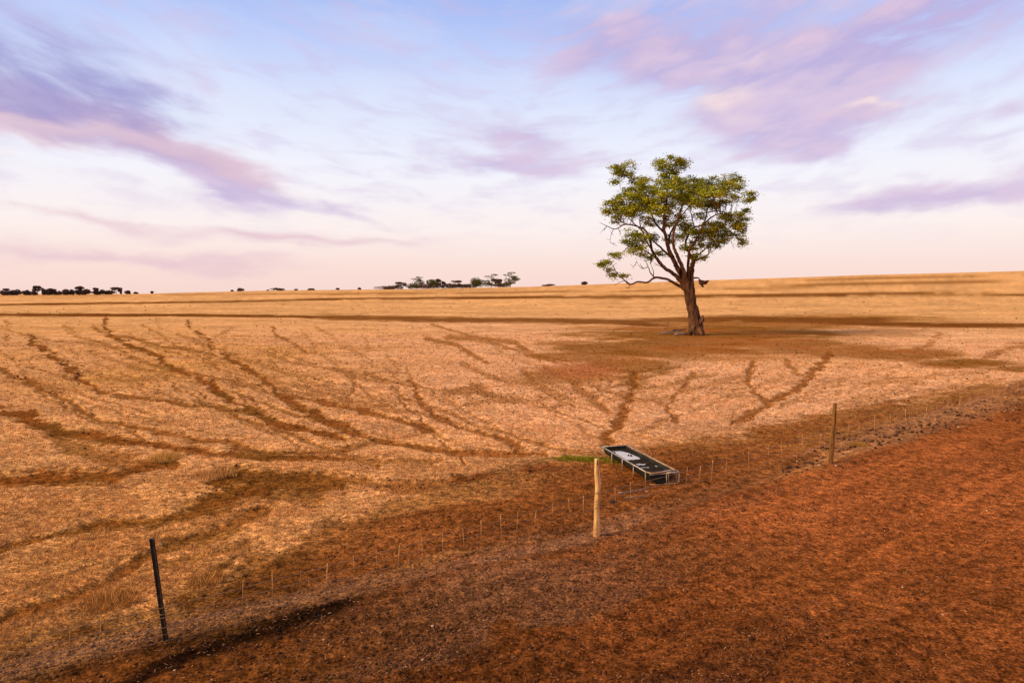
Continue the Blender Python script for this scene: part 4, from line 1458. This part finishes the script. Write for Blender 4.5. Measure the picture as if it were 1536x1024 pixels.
LEFT_LAB = ['bush at the very left edge of the skyline tree line', 'flat topped tree second from the left edge of the skyline', 'small dark bush between flat topped tree and broad bush at far left', 'broad dark bush right of the flat topped tree at far left', 'dark bush just left of the umbrella tree on the left skyline', 'lowest dark bush touching the left side of the umbrella tree', 'tallest umbrella shaped tree on the left skyline standing clear of the bushes',
            'dark bush just right of the tallest left skyline umbrella tree', 'flat topped tree right of the tallest umbrella tree on the left skyline', 'dark bush under the second flat topped tree of the left skyline', 'low bush in the dip at the middle of the left skyline trees', 'pointed dark bush right of the dip in the left skyline trees', 'dark bush left of the peaked tree on the left skyline', 'peaked flat topped tree at the middle of the left skyline line', 'broad dark bush under the peaked tree on the left skyline',
            'dark bush right of the peaked tree on the left skyline', 'thin small topped tree rising right of the peaked tree on the left skyline', 'dark bush under the thin small topped tree on the left skyline', 'dark bush between the thin tree and the leaning tree on the left skyline', 'dark bush touching the left side of the arched tree on the left skyline', 'arched tree with gap under its crown at the right of the left skyline', 'small bush under the right edge of the arched skyline tree', 'separate round bush right of the arched tree on the left skyline', 'tiny bush right of the separate round bush on the left skyline', 'single tiny bush alone on the horizon right of the left tree line']
for k, (px, w, top, kd) in enumerate(LEFT):
    far_tree(px, w, top, 440.5, 1450 + (k % 5) * 14, kd, LEFT_LAB[k], 'trees and bushes on the left skyline', 100 + k, 'bush' if kd == 'bush' else 'tree')
MID = [(350, 6, 433.5, 'bush', 'tiny bush left of the dark bush on the horizon above the stubble tracks'), (361, 14, 430, 'bush', 'dark pointed bush alone on the horizon left of the long low bush'), (403, 6, 433.2, 'bush', 'tiny bush at the left end of the long low bush on the horizon'), (417, 26, 430.2, 'bush', 'long low dark bush on the horizon left of centre'),
       (445, 7, 431.8, 'bush', 'small bush right of the long low bush on the horizon'), (467, 13, 431, 'bush', 'low bush midway between the long low bush and the middle trees'), (507, 7, 430.6, 'bush', 'small bush nearer the middle tree group on the horizon'), (540, 10, 430, 'bush', 'low bush last before the middle tree group on the horizon'),
       (577, 26, 428.6, 'bush', 'lowest bush at the left end of the middle tree group'), (603, 17, 422.6, 'umbrella', 'flat topped tree leftmost in the middle tree group'), (626, 22, 415, 'tiers', 'pointed tiered tree in the left of the middle tree group'), (650, 21, 418.4, 'round', 'broad greenish round tree right of the pointed tiered tree'), (659, 8, 418, 'umbrella', 'thin knobbed tree behind the right side of the greenish round tree'), (666, 7, 422, 'umbrella', 'small thin tree right of the greenish round tree'),
       (673, 20, 424.6, 'bush', 'low dark bush between the round greenish tree and the ragged tree'), (684, 15, 420.6, 'umbrella', 'ragged reddish tree at the middle of the middle tree group'), (590, 26, 427.6, 'bush', 'low scrub under the flat topped tree at the left of the middle group'), (616, 28, 426, 'bush', 'low scrub at the foot of the pointed tiered tree in the middle group'), (641, 28, 425, 'bush', 'low scrub at the foot of the broad greenish round tree'), (690, 22, 425.6, 'bush', 'low scrub at the foot of the ragged reddish tree in the middle group'), (748, 30, 424.5, 'bush', 'low scrub under the two tall open trees in the middle group'), (700, 26, 425.6, 'bush', 'low dark hedge like bush left of the round dark green tree'), (715, 22, 415.6, 'round', 'dense rounded dark green tree near the right of the middle group'),
       (737, 23, 411.0, 'tiers', 'tall open tree just right of the rounded dark green tree'), (750, 7, 418, 'umbrella', 'slim small tree between the two tall open trees'), (765, 24, 408, 'tiers', 'tallest open tree at the right end of the middle group'), (825, 24, 425.8, 'bush', 'flat low dark scrub on the horizon right of the middle group'), (877, 14, 421.6, 'bush', 'small dark bush on the horizon left of the lone tree')]
for k, (px, w, top, kd, lab) in enumerate(MID):
    if px < 560:
        top += 1.3
        w *= .8
    elif px < 790:
        w *= 1.18
    far_tree(px, w, top, 430, 690 + (k % 3) * 6, kd, lab, 'trees and bushes on the middle skyline', 200 + k, 'bush' if kd == 'bush' else 'tree')


# ------------------------------------------------------------------ sky
SUN_EL, SUN_AZ = R(34), R(-108)         # azimuth from +Y, negative is left
world = bpy.data.worlds.new('World')
sc.world = world
world.use_nodes = True
nt = world.node_tree
nt.nodes.clear()
g = N(nt)
tc = g.new('ShaderNodeTexCoord').outputs['Generated']
sx = g.new('ShaderNodeSeparateXYZ')
nt.links.new(tc, sx.inputs[0])
DEG = 57.29578
az = g.math('MULTIPLY', g.math('ARCTAN2', sx.outputs[0], sx.outputs[1]), DEG)
el = g.math('MULTIPLY', g.math('ARCSINE', sx.outputs[2]), DEG)


def ang(px, py):
    a, b = (px - CX) / F, -(py - CY) / F
    d = np.array([a, cp + b * sp, -sp + b * cp])
    d /= np.linalg.norm(d)
    return math.degrees(math.atan2(d[0], d[1])), math.degrees(math.asin(d[2]))


uv = g.new('ShaderNodeCombineXYZ')
nt.links.new(az, uv.inputs[0])
nt.links.new(el, uv.inputs[1])
# streaky noise that converges with the perspective of a cloud deck
absaz = g.math('SQRT', g.math('ADD', g.math('MULTIPLY', az, az), 16.0))
elp = g.math('MULTIPLY', el, g.math('SUBTRACT', 1.0, g.math('MULTIPLY', absaz, .011)))
st = g.new('ShaderNodeCombineXYZ')
g.put(st.inputs[0], g.math('MULTIPLY', az, .085))
g.put(st.inputs[1], g.math('MULTIPLY', elp, .34))
n_big = g.noise(st.outputs[0], .9, 6, .6, .6)
n_fine = g.noise(st.outputs[0], 2.8, 5, .55, .35)
wv = g.new('ShaderNodeTexNoise')
nt.links.new(st.outputs[0], wv.inputs['Vector'])
wv.inputs['Scale'].default_value = 1.5
wv.inputs['Detail'].default_value = 5
wsub = g.new('ShaderNodeVectorMath', operation='SUBTRACT')
nt.links.new(wv.outputs['Color'], wsub.inputs[0])
wsub.inputs[1].default_value = (.5, .5, .5)
wmul = g.new('ShaderNodeVectorMath', operation='MULTIPLY')
nt.links.new(wsub.outputs[0], wmul.inputs[0])
wmul.inputs[1].default_value = (11, 4.2, 0)
wadd = g.new('ShaderNodeVectorMath', operation='ADD')
nt.links.new(uv.outputs[0], wadd.inputs[0])
nt.links.new(wmul.outputs[0], wadd.inputs[1])
UVW = wadd.outputs[0]


def blob_sum(lst):
    tot = None
    for (px, py, rx, ry, rot, wgt) in lst:
        a, e = ang(px, py)
        mp = g.new('ShaderNodeMapping', vector_type='TEXTURE')
        nt.links.new(UVW, mp.inputs[0])
        mp.inputs['Location'].default_value = (a, e, 0)
        mp.inputs['Rotation'].default_value = (0, 0, R(-rot))
        mp.inputs['Scale'].default_value = (rx * 1.7 / 20.5, ry * 1.7 / 20.5, 1)
        gr = g.new('ShaderNodeTexGradient', gradient_type='SPHERICAL')
        nt.links.new(mp.outputs[0], gr.inputs[0])
        s = gr.outputs[1]
        tot = g.math('MULTIPLY_ADD', s, wgt, tot if tot is not None else 0.0)
    return tot


PURPLE = [(40, 95, 190, 46, 24, 1.4), (200, 215, 130, 20, 18, .7), (150, 70, 90, 16, 14, .6), (150, 125, 110, 22, 18, .8), (10, 130, 120, 30, 15, .6)]
LAV = [(180, 195, 200, 30, 20, 1.0), (285, 245, 100, 18, 16, .9), (345, 285, 70, 22, 10, .95), (765, 208, 100, 24, 12, 1.4), (755, 254, 130, 15, 4, 1.4), (1440, 30, 170, 40, -12, 1.0), (960, 110, 120, 36, 12, .6), (560, 78, 170, 26, 8, .45), (490, 303, 70, 16, 10, 1.1), (570, 328, 90, 7, 7, .5), (285, 125, 110, 14, 22, .35),
       (1010, 55, 190, 50, 6, .85), (1150, 40, 260, 50, -4, .85), (1340, 60, 230, 34, -12, .95), (1180, 130, 150, 42, 8, .95), (1170, 190, 130, 30, 2, 1.2), (1250, 105, 120, 44, -10, .6), (1210, 215, 110, 14, 0, .8), (1300, 168, 110, 20, -6, .8), (1500, 165, 70, 10, -8, .8), (1500, 206, 70, 9, -8, .75),
       (1440, 285, 150, 18, -12, 1.5), (1330, 315, 100, 8, -8, .4), (940, 75, 90, 30, 10, .4), (600, 280, 25, 7, 5, .4), (520, 240, 30, 8, 10, .3), (900, 240, 110, 9, 3, .35)]
MAUVE = [(420, 358, 200, 13, 2.5, 1.2), (560, 362, 120, 7, -4, .6), (130, 380, 230, 14, 3, 1.15), (50, 318, 120, 9, 3, .75), (110, 325, 100, 6, 2, .5), (340, 390, 150, 8, 2, .4), (60, 170, 200, 24, 14, 1.4), (220, 195, 170, 20, 18, 1.1), (320, 240, 120, 18, 16, .8), (1080, 150, 60, 18, -4, .5), (1320, 160, 70, 12, -6, .7), (530, 68, 45, 10, 0, .5), (110, 260, 120, 12, 12, .35)]
PINK = [(20, 165, 130, 11, 12, 1.4), (120, 182, 120, 8, 12, 1.0), (70, 198, 150, 8, 14, .9), (210, 205, 120, 9, 17, .8), (290, 248, 90, 8, 16, .6), (1290, 30, 160, 16, -12, .8), (980, 60, 90, 20, 6, .7), (780, 225, 90, 10, 8, .5)]
CREAM = [(1062, 143, 70, 15, -6, .9), (1340, 152, 45, 6, 0, .9), (1100, 165, 60, 12, 10, .4), (10, 215, 35, 6, 4, .6), (110, 180, 110, 7, 10, .4), (900, 32, 50, 10, 8, .35), (1130, 80, 60, 7, -25, .4)]


def dens(lst, lo, hi, amt):
    b = blob_sum(lst)
    k = g.math('ADD', g.math('MULTIPLY', n_big, 1.35), g.math('MULTIPLY', n_fine, .7))      # about .82 mean
    d = g.math('MULTIPLY', b, g.math('MAXIMUM', g.math('MULTIPLY_ADD', k, 1.3, -.68), 0.0))
    return g.math('MULTIPLY', g.mapr(d, lo, hi), amt)


eln = g.math('DIVIDE', el, 90.0)
base = g.ramp(eln, [(0.0, lin(246, 214, 206)), (.022, lin(249, 222, 214)), (.055, lin(252, 239, 236)), (.10, lin(244, 243, 251)), (.15, lin(222, 230, 252)), (.20, lin(190, 206, 249)), (.25, lin(150, 177, 240)), (.40, lin(126, 152, 226)), (1.0, lin(96, 122, 204))])
# warm tint added to the unseen sky behind the camera, as fill
warm = g.mapr(sx.outputs[1], .2, -.9)
c = g.mix(g.math('MULTIPLY', g.mapr(n_big, .35, .75), g.mapr(el, 3, 14, 0, .30)), base, L4(232, 236, 252))
lavc = g.mix(g.mapr(g.math('ADD', g.math('MULTIPLY', n_fine, .5), g.math('MULTIPLY', n_big, .5)), .36, .64), L4(184, 168, 216), L4(220, 194, 220))
c = g.mix(g.math('MULTIPLY', g.mapr(n_fine, .42, .72), g.mapr(el, 2, 9, 0, .38)), c, L4(206, 190, 226))
c = g.mix(dens(LAV, .02, 1.0, .85), c, lavc)
c = g.mix(dens(MAUVE, .02, 1.25, .8), c, L4(228, 194, 206))
c = g.mix(dens(PURPLE, .02, 1.35, .8), c, L4(148, 144, 204))
c = g.mix(dens(PINK, .02, 1.15, .62), c, L4(232, 200, 212))
c = g.mix(dens(CREAM, .02, 1.0, .8), c, L4(253, 232, 226))
c = g.mix(g.math('MULTIPLY', warm, .7), c, L4(255, 214, 176))
sky = g.new('ShaderNodeTexSky', sky_type='NISHITA')
sky.sun_disc = False
sky.sun_elevation = SUN_EL
sky.sun_rotation = SUN_AZ
skm = g.mix(1.0, sky.outputs[0], (.004, .004, .004, 1), 'MULTIPLY')
c = g.mix(1.0, c, skm, 'ADD')
bg = g.new('ShaderNodeBackground')
nt.links.new(c, bg.inputs[0])
bg.inputs[1].default_value = 1.0
wo = g.new('ShaderNodeOutputWorld')
nt.links.new(bg.outputs[0], wo.inputs[0])

sun = bpy.data.lights.new('sun', 'SUN')
sun.energy = 4.4
sun.angle = R(22)
sun.color = (1.0, .74, .42)
so = bpy.data.objects.new('sun', sun)
col.objects.link(so)
d = Vector((math.sin(SUN_AZ) * math.cos(SUN_EL), math.cos(SUN_AZ) * math.cos(SUN_EL), math.sin(SUN_EL)))
so.rotation_euler = (-d).to_track_quat('-Z', 'Y').to_euler()
so.location = d * 60

# ------------------------------------------------------------------ camera
cam = bpy.data.cameras.new('camera')
cam.sensor_fit = 'HORIZONTAL'
cam.sensor_width = 36
cam.lens = 36 * F / 1536
cam.clip_end = 30000
cam.clip_start = .1
co = bpy.data.objects.new('camera', cam)
col.objects.link(co)
co.location = (0, 0, H)
co.rotation_euler = (R(90) - PITCH, 0, 0)
sc.camera = co

sc.view_settings.view_transform = 'Standard'
sc.view_settings.look = 'None'
sc.view_settings.exposure = 0
sc.view_settings.gamma = 1
sc.cycles.max_bounces = 5
sc.cycles.diffuse_bounces = 3
sc.cycles.transmission_bounces = 3
